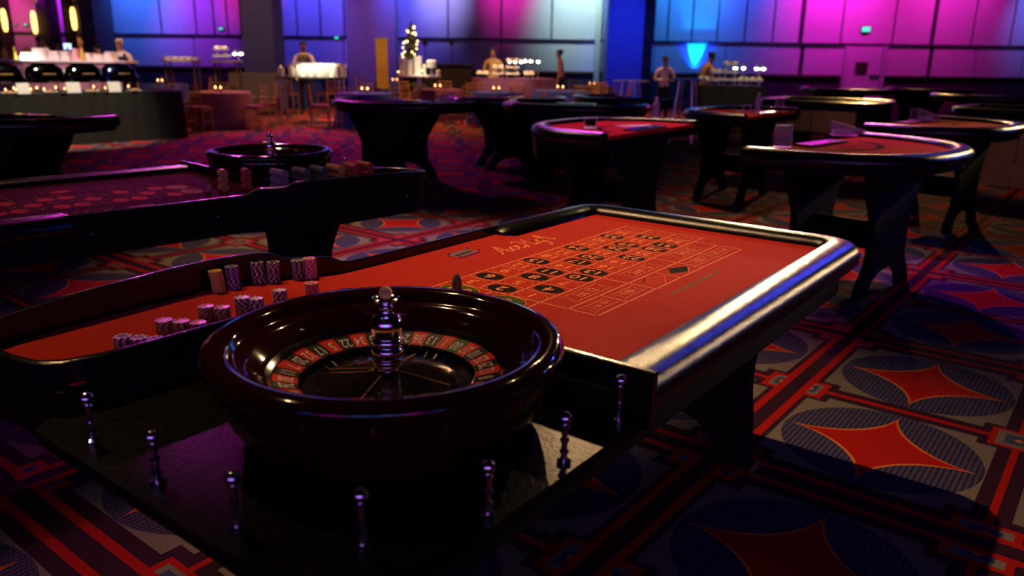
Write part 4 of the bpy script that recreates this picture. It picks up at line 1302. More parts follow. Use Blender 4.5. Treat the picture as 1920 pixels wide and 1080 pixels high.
# ------------------------------------------------------------------ draped buffet at left with chafing dishes
def draped_table(label, p0, p1, depth, h, cloth, fold=0.012, cat='table', name='buffet_table'):
    d = p1 - p0
    L = d.length
    T = thing(name, label, cat, (p0.x, p0.y, 0), atan2(d.y, d.x))
    MB().box(0.03, L - 0.03, 0.03, depth - 0.03, h - 0.03, h - 0.006).build('table_board', M_BROWNWOOD, T)
    MB().box(0.0, L, 0.0, depth, h - 0.005, h).build('cloth_top', cloth, T)
    path = []
    for (xa, ya, xb, yb) in ((0, 0, L, 0), (L, 0, L, depth), (L, depth, 0, depth), (0, depth, 0, 0)):
        ll = sqrt((xb - xa) ** 2 + (yb - ya) ** 2)
        n = max(4, int(ll / 0.07))
        for i in range(n):
            t = i / n
            nx, ny = (yb - ya) / ll, -(xb - xa) / ll
            w = fold * (sin(i * 1.9) + 0.6 * sin(i * 0.73 + 1)) if i > 0 else 0
            path.append((xa + (xb - xa) * t + nx * w, ya + (yb - ya) * t + ny * w))
    n = len(path)
    vs = [(x, y, h - 0.002) for x, y in path] + [(x * 1.0 + (x - L / 2) * 0.012, y + (y - depth / 2) * 0.05, 0.008) for x, y in path]
    MB().add(vs, [(i, n + i, n + (i + 1) % n, (i + 1) % n) for i in range(n)]).build('cloth_skirt', cloth, T, radians(70))
    for x in (0.12, L - 0.12):
        for y in (0.12, depth - 0.12):
            MB().tube((x, y, 0), (x, y, h - 0.03), 0.018).build('leg', M_STEEL, T)
    return T


HB = 0.865
b0, b1 = gp(-70, 286, 0), gp(350, 258, 0)
draped_table('long buffet table draped in black cloth under the chafing dishes at left', b0, b1, 0.95, HB, M_BLACKCLOTH)
bd = (b1 - b0).normalized()
bn = Vector((-bd.y, bd.x, 0))
bang = atan2(bd.y, bd.x)


def bpos(px, back, z=HB):
    # point on the buffet top under image column px, a given distance behind its front edge
    best = None
    for i in range(400):
        q = b0 + bd * ((b1 - b0).length * i / 399) + bn * back
        d = Vector((q.x, q.y, z)) - Vector((0, 0, CAM_H))
        u_ = 960 + FPX * d.dot(_r) / d.dot(_w)
        if best is None or abs(u_ - px) < best[0]:
            best = (abs(u_ - px), q)
    q = best[1]
    return Vector((q.x, q.y, z))


def chafer(label, loc, rz, tint):
    T = thing('chafing_dish', label, 'chafing dish', loc, rz, 'roll-top chafing dishes')
    L, W = 0.30, 0.20
    for sx in (-1, 1):
        for sy in (-1, 1):
            MB().tube((sx * L * 0.85, sy * W * 0.8, 0), (sx * L * 0.85, sy * W * 0.8, 0.16), 0.012).build('leg', M_BRASS, T, SM)
    MB().prism(rounded([(-L, -W), (L, -W), (L, W), (-L, W)], 0.06), 0.15, 0.24).build('water_pan', tint, T, SM)
    vs, fs = [], []
    n, m = 14, 10
    for i in range(n + 1):
        x = -1 + 2 * i / n
        rr = sqrt(max(0, 1 - x * x)) ** 0.55
        for j in range(m + 1):
            a = pi * j / m
            vs.append((x * L, -cos(a) * W * (0.4 + 0.6 * rr), 0.242 + sin(a) * 0.24 * rr))
    for i in range(n):
        for j in range(m):
            fs.append((i * (m + 1) + j, (i + 1) * (m + 1) + j, (i + 1) * (m + 1) + j + 1, i * (m + 1) + j + 1))
    MB().add(vs, fs).build('dome_lid', tint, T, radians(60))
    MB().tube((-0.10, -W - 0.035, 0.30), (0.10, -W - 0.035, 0.30), 0.010).build('handle', M_BRASS, T, SM)
    for sx in (-0.15, 0.15):
        bu = MB().lathe([(0.035, 0.0), (0.04, 0.05), (0.02, 0.06)], 10).build('burner', M_STEEL, T, SM, loc=(sx, 0, 0))
        MB().lathe([(0.0, 0.055), (0.012, 0.062), (0.0, 0.095)], 8).build('flame', M_FLAME, bu, SM)
    return T


M_NAVYSTEEL = mat('blue_reflection_steel', (0.10, 0.14, 0.40), 0.16, 1.0, var=0.1)  # dome steel with a blue reflection put into its colour
for px, lab, tn in ((8, 'chafing dish with mirrored dome at the left frame edge', M_DARKSTEEL), (88, 'second chafing dish from the left with a dark dome', M_DARKSTEEL), (160, 'third chafing dish from the left with a dark dome', M_DARKSTEEL), (226, 'rightmost chafing dish with a blue reflecting dome', M_NAVYSTEEL)):
    chafer(lab, bpos(px, 0.62, HB + 0.001), bang + 0.02, tn)
for px, w, lab in ((46, 0.19, 'tilted white menu card on the black buffet, leftmost of three'), (140, 0.22, 'square white menu card on the black buffet, middle of three'), (216, 0.21, 'white menu card with a rounded corner on the black buffet, rightmost of three')):
    T = thing('menu_card', lab, 'menu card', bpos(px, 0.03, HB + 0.001), bang, 'white menu cards')
    MB().add([(-w / 2, -0.01, 0), (w / 2, -0.01, 0), (w / 2, 0.035, 0.17), (-w / 2, 0.035, 0.17), (-w / 2, -0.004, 0), (w / 2, -0.004, 0), (w / 2, 0.041, 0.17), (-w / 2, 0.041, 0.17)], [(0, 1, 2, 3), (7, 6, 5, 4), (0, 4, 5, 1), (2, 6, 7, 3), (1, 5, 6, 2), (3, 7, 4, 0)]).build('card', M_PAPER, T)
    MB().add([(-w / 2 + 0.02, 0.09, 0), (w / 2 - 0.02, 0.09, 0), (w / 2 - 0.02, 0.042, 0.15), (-w / 2 + 0.02, 0.042, 0.15)], [(0, 1, 2, 3)]).build('prop', M_PAPER, T)
for k, px in enumerate((18, 96, 174, 252)):
    T = thing('serving_tray', ['white serving plate left of the tilted menu card', 'white serving plate left of the square menu card', 'white serving plate left of the rounded menu card', 'white serving plate at the right end of the black buffet'][k], 'plate', bpos(px, 0.17, HB + 0.002), bang, 'white plates on the buffet')
    MB().lathe([(0.0, 0.0), (0.08, 0.0), (0.12, 0.018), (0.12, 0.022), (0.08, 0.006), (0.0, 0.006)], 18).build('plate', M_PAPER, T, SM)
    MB().ball((0, 0, 0.02), 0.05, 10, 6, (1.3, 1, 0.5)).build('food', M_TANFOOD, T, SM)
spot('buffet_pin', (bpos(120, -1.6).x, bpos(120, -1.6).y, 6.5), bpos(120, 0.3), (1.0, 0.85, 0.62), 2600, 30, 0.7, 0.1)
for k, px in enumerate((12, 30, 58, 84, 122, 134, 148, 198)):
    T = thing('tea_light', 'small tea light glowing between the chafing dishes', 'candle', bpos(px, 0.30 + 0.02 * (k % 3), HB + 0.001), 0, 'tea lights on the black buffet')
    MB().lathe([(0.022, 0.0), (0.026, 0.05), (0.024, 0.05), (0.02, 0.006)], 10).build('glass', M_BRASS, T, SM)
    MB().lathe([(0.0, 0.03), (0.012, 0.04), (0.0, 0.085)], 8).build('flame', M_FLAME, T, SM)

# far bar behind the buffet
q0, q1 = at(-30, 110, 18.6), at(232, 110, 18.6)
T = thing('bar_counter', 'pale pink lit bar counter behind the chafing dishes', 'bar', (q0.x, 18.6, 0))
LB = q1.x - q0.x
MB().box(0, LB, 0, 0.7, 1.29, 1.34).build('bar_top', M_PAPER, T)
MB().box(0.05, LB - 0.05, 0.05, 0.65, 0, 1.29).build('bar_body', M_PANEL, T)
for i in range(8):
    MB().box(0.08 + i * (LB - 0.16) / 8, 0.08 + (i + 1) * (LB - 0.16) / 8 - 0.03, 0.02, 0.05, 0.15, 1.25).build('front_panel', M_PINKPANEL, T)
spot('bar_glow', (q0.x + LB * 0.62, 17.0, 4.5), (q0.x + LB * 0.62, 18.7, 1.0), (1.0, 0.62, 0.62), 900, 42, 0.6, 0.1)
for k, (px, w, hh) in enumerate(((50, 0.25, 0.16), (76, 0.36, 0.26), (104, 0.26, 0.2), (125, 0.20, 0.2), (144, 0.14, 0.26), (166, 0.22, 0.16), (186, 0.22, 0.14), (206, 0.22, 0.2))):
    p = at(px, 105, 18.85)
    T = thing('linen_stack', ['folded white linen at the left end of the bar', 'large heap of white linen below the leaning server', 'white cloth bundle below the dark dressed person', 'white cloth bundle under the lit screen', 'upright pink napkin stack right of the lit screen', 'low white linen pile at the middle of the bar', 'low white linen pile before the bending server', 'white linen pile at the bar end by the navy jacket'][k], 'linen', (p.x, 18.9, 1.34), 0, 'white linen on the bar')
    for j in range(4):
        ww = w * (1 - 0.1 * j)
        MB().prism(rounded([(-ww / 2, -0.15), (ww / 2, -0.15), (ww / 2, 0.15), (-ww / 2, 0.15)], 0.04, 3), hh * j / 4, hh * (j + 1) / 4 - 0.004).build('fold', M_WHITECLOTH if k != 4 else mat('pink_napkin', (0.8, 0.45, 0.5), 0.8), T)
for px, c in ((28, 'left'), (155, 'right')):
    p = at(px, 100, 18.7)
    tag(MB().lathe([(0, 0), (0.035, 0), (0.035, 0.16), (0.014, 0.22), (0.014, 0.28), (0, 0.28)], 12).build('juice_bottle', M_LEMON, smooth=SM, loc=(p.x, 18.68, 1.34)), 'yellow juice bottle at the %s of the bar' % c, 'bottle')
p = at(127, 87, 19.15)
T = thing('point_of_sale_screen', 'bright blue lit screen on the far left bar', 'screen', (p.x, 19.15, 1.34))
MB().box(-0.02, 0.02, -0.02, 0.02, 0, p.z - 1.34).build('stand', M_FIXTURE, T)
MB().box(-0.10, 0.10, -0.012, 0.012, p.z - 1.34 - 0.075, p.z - 1.34 + 0.075).build('bezel', M_FIXTURE, T)
MB().box(-0.09, 0.09, -0.014, -0.0125, p.z - 1.34 - 0.065, p.z - 1.34 + 0.065).build('lit_display', M_SCREEN, T)
for k, px in enumerate((34, 50)):
    p = at(px, 108, 18.55)
    tag(MB().ball((0, 0, 0), 0.055, 12, 8, (1 + k * 1.4, 0.6, 0.8)).build('bar_lamp', M_BULB_W, loc=(p.x, 18.72, 1.384)), ['small white lamp on the bar front above the first chafing domes', 'wide white lamp on the bar front above the first chafing domes'][k], 'lamp', 'white lamps on the bar front')

# ------------------------------------------------------------------ banquet tables and ladder-back chairs
def make_chair(label, loc, rz, group):
    T = thing('banquet_chair', label, 'chair', loc, rz, group)
    return T


def chair_proto():
    parts = []
    W, D, HS, HB_ = 0.19, 0.19, 0.45, 0.92
    parts.append(('seat_frame', MB().prism(rounded([(-W, -D), (W, -D), (W * 1.1, D), (-W * 1.1, D)], 0.03, 3), HS - 0.03, HS).mesh('seat_frame'), M_GOLDWOOD))
    parts.append(('cushion', MB().prism(rounded([(-W * .95, -D * .95), (W * .95, -D * .95), (W, D * .95), (-W, D * .95)], 0.05, 4), HS + 0.001, HS + 0.04).mesh('cushion'), M_CUSHION))
    for sx in (-1, 1):
        parts.append(('leg', MB().tube((sx * W * 1.03, D * .92, 0), (sx * W * 1.0, D * .9, HS), 0.013, 0.017).mesh('leg', SM), M_GOLDWOOD))
        parts.append(('back_post', MB().tube((sx * W * .96, -D * 1.15, 0), (sx * W * .92, -D * .92, HS), 0.013, 0.016).tube((sx * W * .92, -D * .92, HS), (sx * W * .86, -D * 1.2, HB_), 0.016, 0.012).mesh('back_post', SM), M_GOLDWOOD))
        parts.append(('side_stretcher', MB().tube((sx * W, D * .9, 0.2), (sx * W * .95, -D * 1.05, 0.2), 0.009, n=6).mesh('side_stretcher', SM), M_GOLDWOOD))
    for i in range(4):
        z = 0.60 + i * 0.095
        parts.append(('ladder_slat', MB().tube((-W * .88, -D * (1.0 + 0.05 * i), z), (W * .88, -D * (1.0 + 0.05 * i), z), 0.011, n=6).mesh('ladder_slat', SM), M_GOLDWOOD))
    for i in range(3):
        x = -W * .44 + i * W * .44
        parts.append(('spindle', MB().tube((x, -D * .95, HS), (x, -D * 1.02, 0.62), 0.007, n=6).mesh('spindle', SM), M_GOLDWOOD))
    for _, me, m in parts:
        me.materials.append(m)
    return parts


CHAIR = chair_proto()


def chair(label, loc, rz, group):
    T = make_chair(label, loc, rz, group)
    for n, me, m in CHAIR:
        link(n, me, None, T)
    return T


def cloth_round(r, h, n=44):
    vs, fs = [(0, 0, h)], []
    rings = [(r, h), (r + 0.015, h - 0.02), (r + 0.05, h * 0.5), (r + 0.09, 0.015)]
    for k, (rr, z) in enumerate(rings):
        for i in range(n):
            a = 2 * pi * i / n
            w = 1 + (0.0, 0.004, 0.035, 0.06)[k] * (sin(i * 2.85) * 0.6 + sin(i * 1.3) * 0.4)
            vs.append((rr * w * cos(a), rr * w * sin(a), z))
    fs += [(0, 1 + i, 1 + (i + 1) % n) for i in range(n)]
    for k in range(3):
        for i in range(n):
            fs.append((1 + k * n + i, 1 + (k + 1) * n + i, 1 + (k + 1) * n + (i + 1) % n, 1 + k * n + (i + 1) % n))
    return MB().add(vs, fs)


ROUND = [  # image column, distance, radius, where, chairs, cloth
    (683, 18.0, 0.62, 'left of the gold curtain', (200, 250, 320, 20, 90, 140), M_BLUECLOTH),
    (930, 19.4, 0.62, 'below the food trays at centre', (190, 240, 300, 350, 60, 120), M_BLUECLOTH),
    (1050, 20.8, 0.66, 'below the white lit wall', (180, 230, 290, 340, 40, 100), M_BLUECLOTH),
    (820, 20.5, 0.62, 'in front of the black booth', (200, 260, 320, 20, 80, 140), mat('plum_linen', (0.16, 0.05, 0.12), 0.8)),
    (408, 17.5, 0.62, 'right of the black buffet', (210, 270, 330, 30, 110, 160), mat('rose_linen', (0.30, 0.12, 0.13), 0.8)),
    (300, 21.5, 0.62, 'behind the right end of the black buffet', (200, 260, 330, 30, 100, 150), M_BLUECLOTH),
    (1110, 24.0, 0.62, 'beside the blue column', (200, 270, 340, 40, 110, 160), mat('dark_linen', (0.05, 0.03, 0.05), 0.8)),
    (560, 24.5, 0.62, 'behind the bartender', (200, 260, 330, 30, 100, 150), M_BLUECLOTH),
    (740, 25.0, 0.62, 'beyond the Christmas tree', (200, 260, 330, 30, 100, 150), M_BLUECLOTH),
]
OCC = [(at(x_, 120, y_).x, y_, r_) for x_, y_, r_ in ((540, 19.0, .45), (583, 19.0, .45), (626, 19.0, .45), (786, 19.5, .6), (895, 22.0, .55), (930, 22.0, .55), (965, 22.0, .55), (1000, 22.0, .55), (1030, 22.0, .55), (790, 23.8, .5), (822, 23.8, .5), (860, 23.8, .5),
        (1320, 17.6, .5), (1350, 17.6, .5), (1385, 17.6, .5), (1420, 17.6, .5), (797, 24.6, .3), (847, 24.6, .3), (570, 21.5, .35), (925, 22.5, .4), (1053, 24.0, .35), (1248, 20.5, .35), (1321, 19.6, .4), (771, 22.0, .6), (478, 21.4, .85), (340, 20.5, .55), (425, 20.0, .5), (715, 24.0, .3), (480, 27.5, .9))]


def free(x, y, r):
    if any((x - a) ** 2 + (y - b) ** 2 < (r + c) ** 2 for a, b, c in OCC):
        return False
    OCC.append((x, y, r))
    return True


for px, Y, r, where, angs, cl in ROUND:
    p = at(px, 120, Y)
    OCC.append((p.x, Y, r + 0.06))
for px, Y, r, where, angs, cl in ROUND:
    p = at(px, 120, Y)
    T = thing('round_table', 'round banquet table with cloth to the floor, ' + where, 'table', (p.x, Y, 0), 0, 'round banquet tables')
    MB().lathe([(0, 0.70), (r - 0.02, 0.70), (r - 0.02, 0.74), (0, 0.74)], 28).build('table_board', M_BROWNWOOD, T)
    MB().lathe([(0.25, 0), (0.25, 0.02), (0.05, 0.04), (0.05, 0.70)], 14).build('pedestal', M_STEEL, T, SM)
    cloth_round(r, 0.745).build('cloth', cl, T, radians(60))
    for a in angs:
        a = radians(a + random.uniform(-8, 8))
        rr = r + 0.37
        if not free(p.x + rr * cos(a), Y + rr * sin(a), 0.27):
            continue
        chair('gold ladder-back banquet chair around the round table ' + where, (p.x + rr * cos(a), Y + rr * sin(a), 0), a + pi / 2 + random.uniform(-.2, .2), 'ladder-back chairs ' + where)
    for j in range(2):
        T = thing('candle', 'tea candle burning on the round table ' + where, 'candle', (p.x - 0.05 + j * 0.13, Y - 0.12 - 0.05 * j, 0.747), 0, 'candles ' + where)
        MB().lathe([(0.035, 0.0), (0.04, 0.08), (0.037, 0.08), (0.03, 0.006)], 12).build('glass', M_BRASS, T, SM)
        MB().lathe([(0.0, 0.05), (0.018, 0.07), (0.0, 0.13)], 8).build('flame', M_FLAME, T, SM)
# a row of chair backs further behind
for k, px in enumerate(range(322, 446, 29)):
    p = at(px, 130, 25.5)
    chair('gold ladder-back chair in the far row between buffet and grey column', (p.x, 25.5 + 0.2 * (k % 2), 0), pi + random.uniform(-.2, .2), 'far row of chairs left of the grey column')


# ------------------------------------------------------------------ lit food displays
def bar_table(label, px, Y, w, d, h, top, legm=M_STEEL):
    p = at(px, 110, Y)
    T = thing('display_table', label, 'table', (p.x, Y, 0))
    MB().prism(rounded([(-w / 2, -d / 2), (w / 2, -d / 2), (w / 2, d / 2), (-w / 2, d / 2)], 0.04, 3), h - 0.04, h).build('table_top', top, T)
    for sx in (-1, 1):
        for sy in (-1, 1):
            MB().tube((sx * (w / 2 - 0.08), sy * (d / 2 - 0.08), 0), (sx * (w / 2 - 0.1), sy * (d / 2 - 0.1), h - 0.04), 0.025).build('leg', legm, T)
    return p, h


WHITE_PIN = (1.0, 0.86, 0.62)
p, h = bar_table('black display table under the row of glowing white vases', 583, 19.0, 1.55, 0.7, 1.04, M_BLACKCLOTH)
for k, dx in enumerate((-0.68, -0.46, -0.28, -0.10, 0.10, 0.24, 0.38, 0.52, 0.66)):
    T = thing('white_vase', 'glowing white vase in the row on the black display table', 'vase', (p.x + dx, 18.9 + 0.1 * (k % 2), h), 0, 'white vases on the display table')
    hh = 0.20 + 0.05 * (k > 4)
    MB().lathe([(0.0, 0), (0.05, 0), (0.07, hh * 0.5), (0.06, hh), (0.052, hh), (0.055, hh * 0.5), (0.0, 0.02)], 14).build('vase_body', M_WHITECLOTH, T, SM)
    MB().lathe([(0.0, hh - 0.02), (0.03, hh), (0.0, hh + 0.06)], 10).build('flower_head', M_PAPER, T, SM)
MBx = MB().box(-0.6, 0.74, 0.2, 0.28, 0, 0.30).build('white_backdrop', M_WHITECLOTH, loc=(p.x, 19.0, h))
tag(MBx, 'long white riser behind the glowing vases on the display table', 'riser')
spot('display_pin', (p.x + 0.3, 17.6, 5.5), (p.x + 0.1, 19.0, 1.2), WHITE_PIN, 5600, 14, 0.6, 0.08)

p = at(786, 130, 19.5)
T = thing('display_table', 'round white display table with boxes below the Christmas tree', 'table', (p.x, 19.5, 0), 0)
MB().lathe([(0, 1.06), (0.52, 1.06), (0.52, 1.09), (0, 1.09)], 30).build('table_top', M_WHITECLOTH, T, SM)
MB().lathe([(0.3, 0), (0.3, 0.02), (0.05, 0.05), (0.05, 1.06)], 14).build('pedestal', M_STEEL, T, SM)
for k, (dx, w, hh, lab) in enumerate(((-0.39, 0.13, 0.40, 'tall white box at the left of the tree display'), (-0.22, 0.13, 0.36, 'second white box on the tree display'), (-0.03, 0.16, 0.44, 'tallest white box in front of the tree'), (0.125, 0.06, 0.24, 'narrow white box right of the tallest one'))):
    T = thing('gift_box', lab, 'box', (p.x + dx, 19.45, 1.09), 0.1 * k)
    MB().box(-w / 2, w / 2, -w / 2, w / 2, 0, hh * 0.86).build('box_body', M_WHITECLOTH, T)
    MB().box(-w / 2 - 0.006, w / 2 + 0.006, -w / 2 - 0.006, w / 2 + 0.006, hh * 0.86, hh).build('lid', M_PAPER, T)
for dx, z, r, hh, lab in ((0.295, 1.28, 0.115, 0.17, 'white drum shaped cake raised above the tree display'), (0.46, 1.09, 0.05, 0.14, 'small white cake at the right of the tree display')):
    T = thing('cake', lab, 'cake', (p.x + dx, 19.42, 1.09))
    if z > 1.1:
        MB().lathe([(0.09, 0), (0.09, 0.01), (0.02, 0.02), (0.02, z - 1.10), (0.12, z - 1.095), (0.12, z - 1.09)], 16).build('cake_stand', M_STEEL, T, SM)
    MB().lathe([(0, z - 1.09), (r, z - 1.09), (r, z - 1.09 + hh - 0.02), (r - 0.02, z - 1.09 + hh), (0, z - 1.09 + hh)], 20).build('cake_body', M_PAPER, T, SM)
spot('tree_pin', (p.x + 0.2, 18.0, 5.5), (p.x + 0.1, 19.5, 1.2), WHITE_PIN, 2200, 9, 0.6, 0.08)

# Christmas tree with string lights
p = at(771, 80, 22.0)
T = thing('christmas_tree', 'dark Christmas tree hung with warm round lights', 'tree', (p.x, 22.0, 0))
MB().lathe([(0.05, 0), (0.05, 0.4)], 10).build('trunk', M_BROWNWOOD, T, SM)
top = at(771, 38, 22.0).z
tiers = 9
for i in range(tiers):
    f = i / tiers
    z0 = 0.3 + (top - 0.3) * f
    z1 = z0 + (top - 0.3) / tiers * 1.5
    r0 = 0.52 * (1 - f) + 0.05
    vs = []
    n = 18
    for j in range(n):
        rr = r0 * (1.0 if j % 2 else 0.78)
        vs.append((rr * cos(2 * pi * j / n + i), rr * sin(2 * pi * j / n + i), z0 - (0.05 if j % 2 else 0)))
    vs += [(0, 0, min(z1, top)), (0, 0, z0 + 0.05)]
    MB().add(vs, [(j, (j + 1) % n, n) for j in range(n)] + [((j + 1) % n, j, n + 1) for j in range(n)]).build('branch_tier', M_FIR, T)
bl = MB().ball((0, 0, 0), 0.020, 8, 6).mesh('bulb', SM)
bl.materials.append(M_BULB)
for k in range(34):
    f = random.uniform(0.32, 0.97)
    z = 0.3 + (top - 0.3) * f
    a = random.uniform(pi, 2 * pi)
    r = 0.52 * (1 - f) + 0.06
    link('bulb', bl, None, T, (r * cos(a), r * sin(a), z))
# gold satin curtain
p = at(715, 90, 24.0)
T = thing('gold_curtain', 'narrow gold satin curtain in front of the violet pilaster', 'curtain', (p.x, 24.0, 0))
zt = at(715, 72, 24.0).z
MB().tube((-0.2, 0, zt), (0.2, 0, zt), 0.02).build('rod', M_STEEL, T)
MB().tube((0, 0.06, 0), (0, 0.06, zt), 0.02).build('stand', M_STEEL, T)
for i in range(4):
    x0 = -0.17 + i * 0.086
    MB().sweep([(x0, 0.0), (x0 + 0.02, -0.03), (x0 + 0.045, -0.03), (x0 + 0.07, 0.0), (x0 + 0.086, 0.0)], [(-0.004, 0.6), (-0.004, zt - 0.02), (0.004, zt - 0.02), (0.004, 0.6)]).build('curtain_fold', M_GOLDCLOTH, T)
spot('curtain_pin', (p.x + 0.3, 21.5, 5.5), (p.x, 24.0, 1.9), (1.0, 0.75, 0.25), 210, 11, 0.6, 0.08)
# black booth with two small speakers on poles
p = at(822, 120, 23.5)
T = thing('black_booth', 'black draped booth right of the tree display', 'booth', (p.x, 23.5, 0))
MB().box(-0.95, 0.95, 0, 0.7, 0, 1.28).build('booth_body', M_TROUSER, T)
MB().box(-1.0, 1.0, -0.05, 0.75, 1.281, 1.33).build('booth_top', M_TROUSER, T)
for px, c in ((797, 'left'), (847, 'right')):
    q = at(px, 80, 24.6)
    T = thing('speaker_on_pole', 'small black speaker on a pole behind the booth, %s one' % c, 'speaker', (q.x, 24.6, 0))
    MB().tube((0, 0, 0.02), (0, 0, q.z - 0.08), 0.015).build('pole', M_FIXTURE, T)
    MB().box(-0.07, 0.07, -0.06, 0.06, q.z - 0.08, q.z + 0.10).build('speaker_box', M_FIXTURE, T)
    MB().lathe([(0.2, 0), (0.2, 0.02), (0.02, 0.03)], 12).build('base', M_FIXTURE, T)


# food stations
def tray_stack(label, loc, w, d, tiers, lamp=False):
    T = thing('tiered_tray', label, 'serving tray', loc, 0, 'tiered serving trays')
    for i in range(tiers):
        z = i * 0.16
        MB().prism(rounded([(-w / 2 * (1 - .12 * i), -d / 2), (w / 2 * (1 - .12 * i), -d / 2), (w / 2 * (1 - .12 * i), d / 2), (-w / 2 * (1 - .12 * i), d / 2)], 0.06, 4), z + 0.10, z + 0.135).build('tray', M_PAPER, T)
        for sx in (-1, 1):
            MB().tube((sx * w * 0.36 * (1 - .12 * i), 0, z - 0.025 if i else 0), (sx * w * 0.36 * (1 - .12 * i), 0, z + 0.10), 0.012).build('tray_leg', M_STEEL, T)
        for j in range(3):
            MB().ball((-w * 0.28 + j * w * 0.28, 0, z + 0.155), 0.045, 10, 6, (1.2, 1, 0.6)).build('food', M_TANFOOD if j % 2 else M_WHITECLOTH, T, SM)
    return T


p0, p1 = at(885, 120, 21.6), at(1040, 120, 21.6)
draped_table('food station under plum cloth below the tiered trays at centre', Vector((p0.x, 21.6, 0)), Vector((p1.x, 21.6, 0)), 0.8, 1.0, mat('plum_linen', (0.1, 0.05, 0.1), 0.8))
for k, (px, w, n) in enumerate(((905, 0.36, 1), (934, 0.32, 2), (961, 0.40, 3), (992, 0.30, 1))):
    q = at(px, 115, 22.0)
    tray_stack(['low tray at the left of the centre food station', 'two-tier tray beside the bending person', 'three-tier white tray at the centre food station', 'low tray at the right of the centre food station'][k], (q.x, 22.0, 1.0), w, 0.3, n)


def heat_lamp(label, px, py, Y, zb, n):
    q = at(px, py, Y)
    T = thing('heat_lamp', label, 'lamp', (q.x, Y, zb), 0, 'heat lamps at the food stations')
    MB().tube((0, 0.03, 0), (0, 0.03, q.z - zb + 0.12), 0.012).build('pole', M_STEEL, T)
    for j in range(n):
        x = (j - (n - 1) / 2) * 0.16
        MB().lathe([(0.012, 0.07), (0.03, 0.06), (0.055, 0.0), (0.05, 0.0), (0.02, 0.055)], 12, (x, 0, q.z - zb)).build('shade', M_STEEL, T, SM)
        MB().ball((x, 0, q.z - zb), 0.038, 10, 8).build('bulb', M_BULB_W, T, SM)


heat_lamp('heat lamp with three white bulbs at the centre food station', 966, 115, 22.27, 1.0, 3)
heat_lamp('heat lamp with two white bulbs at the centre food station', 990, 114, 22.27, 1.0, 2)
heat_lamp('single white heat lamp at the right end of the centre food station', 1009, 115, 22.27, 1.0, 1)
spot('trays_pin', (at(950, 100, 21).x, 19.5, 5.5), (at(950, 100, 22).x, 22.0, 1.2), (1.0, 0.74, 0.45), 1700, 22, 0.6, 0.08)
# right-hand buffet with black drape
p0, p1 = gp(1312, 200, 0), gp(1440, 202, 0)
Yb = 17.2
p0, p1 = at(1312, 150, Yb), at(1438, 150, Yb)
draped_table('black draped buffet table at the right with white trays', Vector((p0.x, Yb, 0)), Vector((p1.x, Yb, 0)), 0.8, 1.02, M_BLACKCLOTH)
for k, (px, w, n) in enumerate(((1322, 0.22, 1), (1344, 0.24, 2), (1371, 0.36, 3), (1397, 0.22, 1), (1421, 0.26, 1))):
    q = at(px, 115, Yb + 0.35)
    tray_stack(['low tray at the left end of the right buffet', 'two-tier tray beside the tan jacket', 'three-tier white tray on the right buffet', 'small tray right of the three-tier one', 'low tray at the right end of the right buffet'][k], (q.x, Yb + 0.35, 1.02), w, 0.28, n)
heat_lamp('heat lamp with one white bulb left on the right buffet', 1379, 127, Yb + 0.62, 1.02, 1)
heat_lamp('heat lamp with one white bulb at the middle of the right buffet', 1394, 127, Yb + 0.62, 1.02, 1)
heat_lamp('twin bulb heat lamp at the right end of the right buffet', 1425, 128, Yb + 0.62, 1.02, 2)
spot('right_buffet_pin', (p0.x + 0.7, 15.2, 5.5), (p0.x + 0.7, Yb + 0.3, 1.2), (1.0, 0.74, 0.45), 420, 24, 0.6, 0.08)
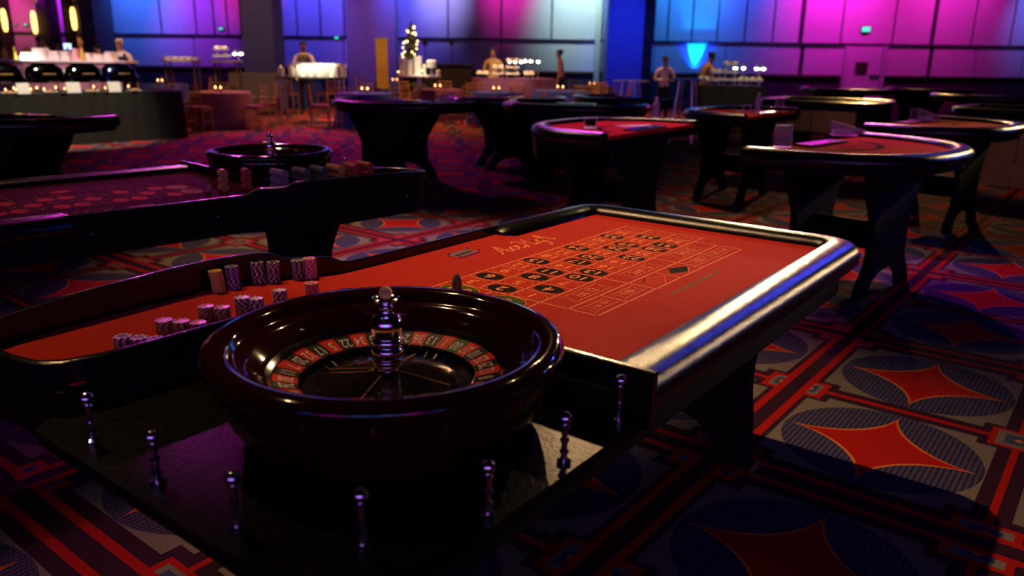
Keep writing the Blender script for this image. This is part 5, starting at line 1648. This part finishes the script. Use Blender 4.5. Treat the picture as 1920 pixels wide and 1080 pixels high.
# lit dishes far left
p0 = at(340, 103, 20.5)
p, h = bar_table('narrow table carrying lit white dishes behind the black buffet', 340, 20.5, 0.9, 0.5, 1.36, M_BROWNWOOD, M_BROWNWOOD)
for k in range(5):
    tag(MB().lathe([(0, 0), (0.045, 0), (0.083, 0.08), (0.075, 0.08), (0, 0.02)], 14).build('white_bowl', M_PAPER, smooth=SM, loc=(p.x - 0.36 + k * 0.18, 20.5, h)), 'lit white bowl in the row behind the black buffet', 'bowl', 'row of white bowls')
spot('bowls_pin', (p.x, 19.0, 5.5), (p.x, 20.5, 1.4), WHITE_PIN, 3200, 12, 0.6, 0.08)
p, h = bar_table('narrow table with trays left of the grey column', 425, 20.0, 0.7, 0.5, 1.36, M_BROWNWOOD, M_BROWNWOOD)
tray_stack('two-tier tray left of the grey column', (p.x - 0.1, 19.95, h), 0.36, 0.3, 2)
heat_lamp('twin heat lamp left of the grey column', 446, 100, 20.18, h, 2)
spot('column_pin', (p.x, 18.6, 5.5), (p.x, 20.0, 1.4), WHITE_PIN, 1100, 13, 0.6, 0.08)


# cocktail tables
def cocktail(label, px, Y, h, r, m):
    p = at(px, 140, Y)
    T = thing('cocktail_table', label, 'table', (p.x, Y, 0), 0.3, 'tall cocktail tables')
    MB().lathe([(0, h - 0.03), (r, h - 0.03), (r, h), (0, h)], 28).build('table_top', m, T, SM)
    for i in range(4):
        a = i * pi / 2
        MB().tube((r * 0.92 * cos(a), r * 0.92 * sin(a), 0), (r * 0.5 * cos(a), r * 0.5 * sin(a), h - 0.03), 0.018).build('leg', M_STEEL, T, SM)


cocktail('tall cocktail table with a pale top in front of the blue column', 1184, 18.5, 1.07, 0.40, M_STEEL)
cocktail('tall cocktail table with splayed steel legs left of the right buffet', 1290, 15.6, 1.20, 0.34, mat('blue_lit_top', (0.3, 0.32, 0.6), 0.4))
# lounge seating beside the grey column
T = thing('lounge_sofa', 'grey sofa in front of the grey column', 'sofa', (at(478, 160, 21.4).x, 21.4, 0))
MB().box(-0.75, 0.75, -0.4, 0.4, 0.12, 0.45).build('seat', mat('grey_upholstery', (0.10, 0.10, 0.10), 0.8), T)
MB().box(-0.75, 0.75, 0.22, 0.42, 0.45, 1.05).build('backrest', mat('grey_upholstery', (0.10, 0.10, 0.10), 0.8), T)
for sx in (-1, 1):
    MB().box(sx * 0.68 - 0.09, sx * 0.68 + 0.09, -0.4, 0.4, 0.12, 0.72).build('armrest', mat('grey_upholstery', (0.10, 0.10, 0.10), 0.8), T)
    for sy in (-0.32, 0.32):
        MB().box(sx * 0.66 - 0.03, sx * 0.66 + 0.03, sy - 0.03, sy + 0.03, 0, 0.12).build('leg', M_BROWNWOOD, T)
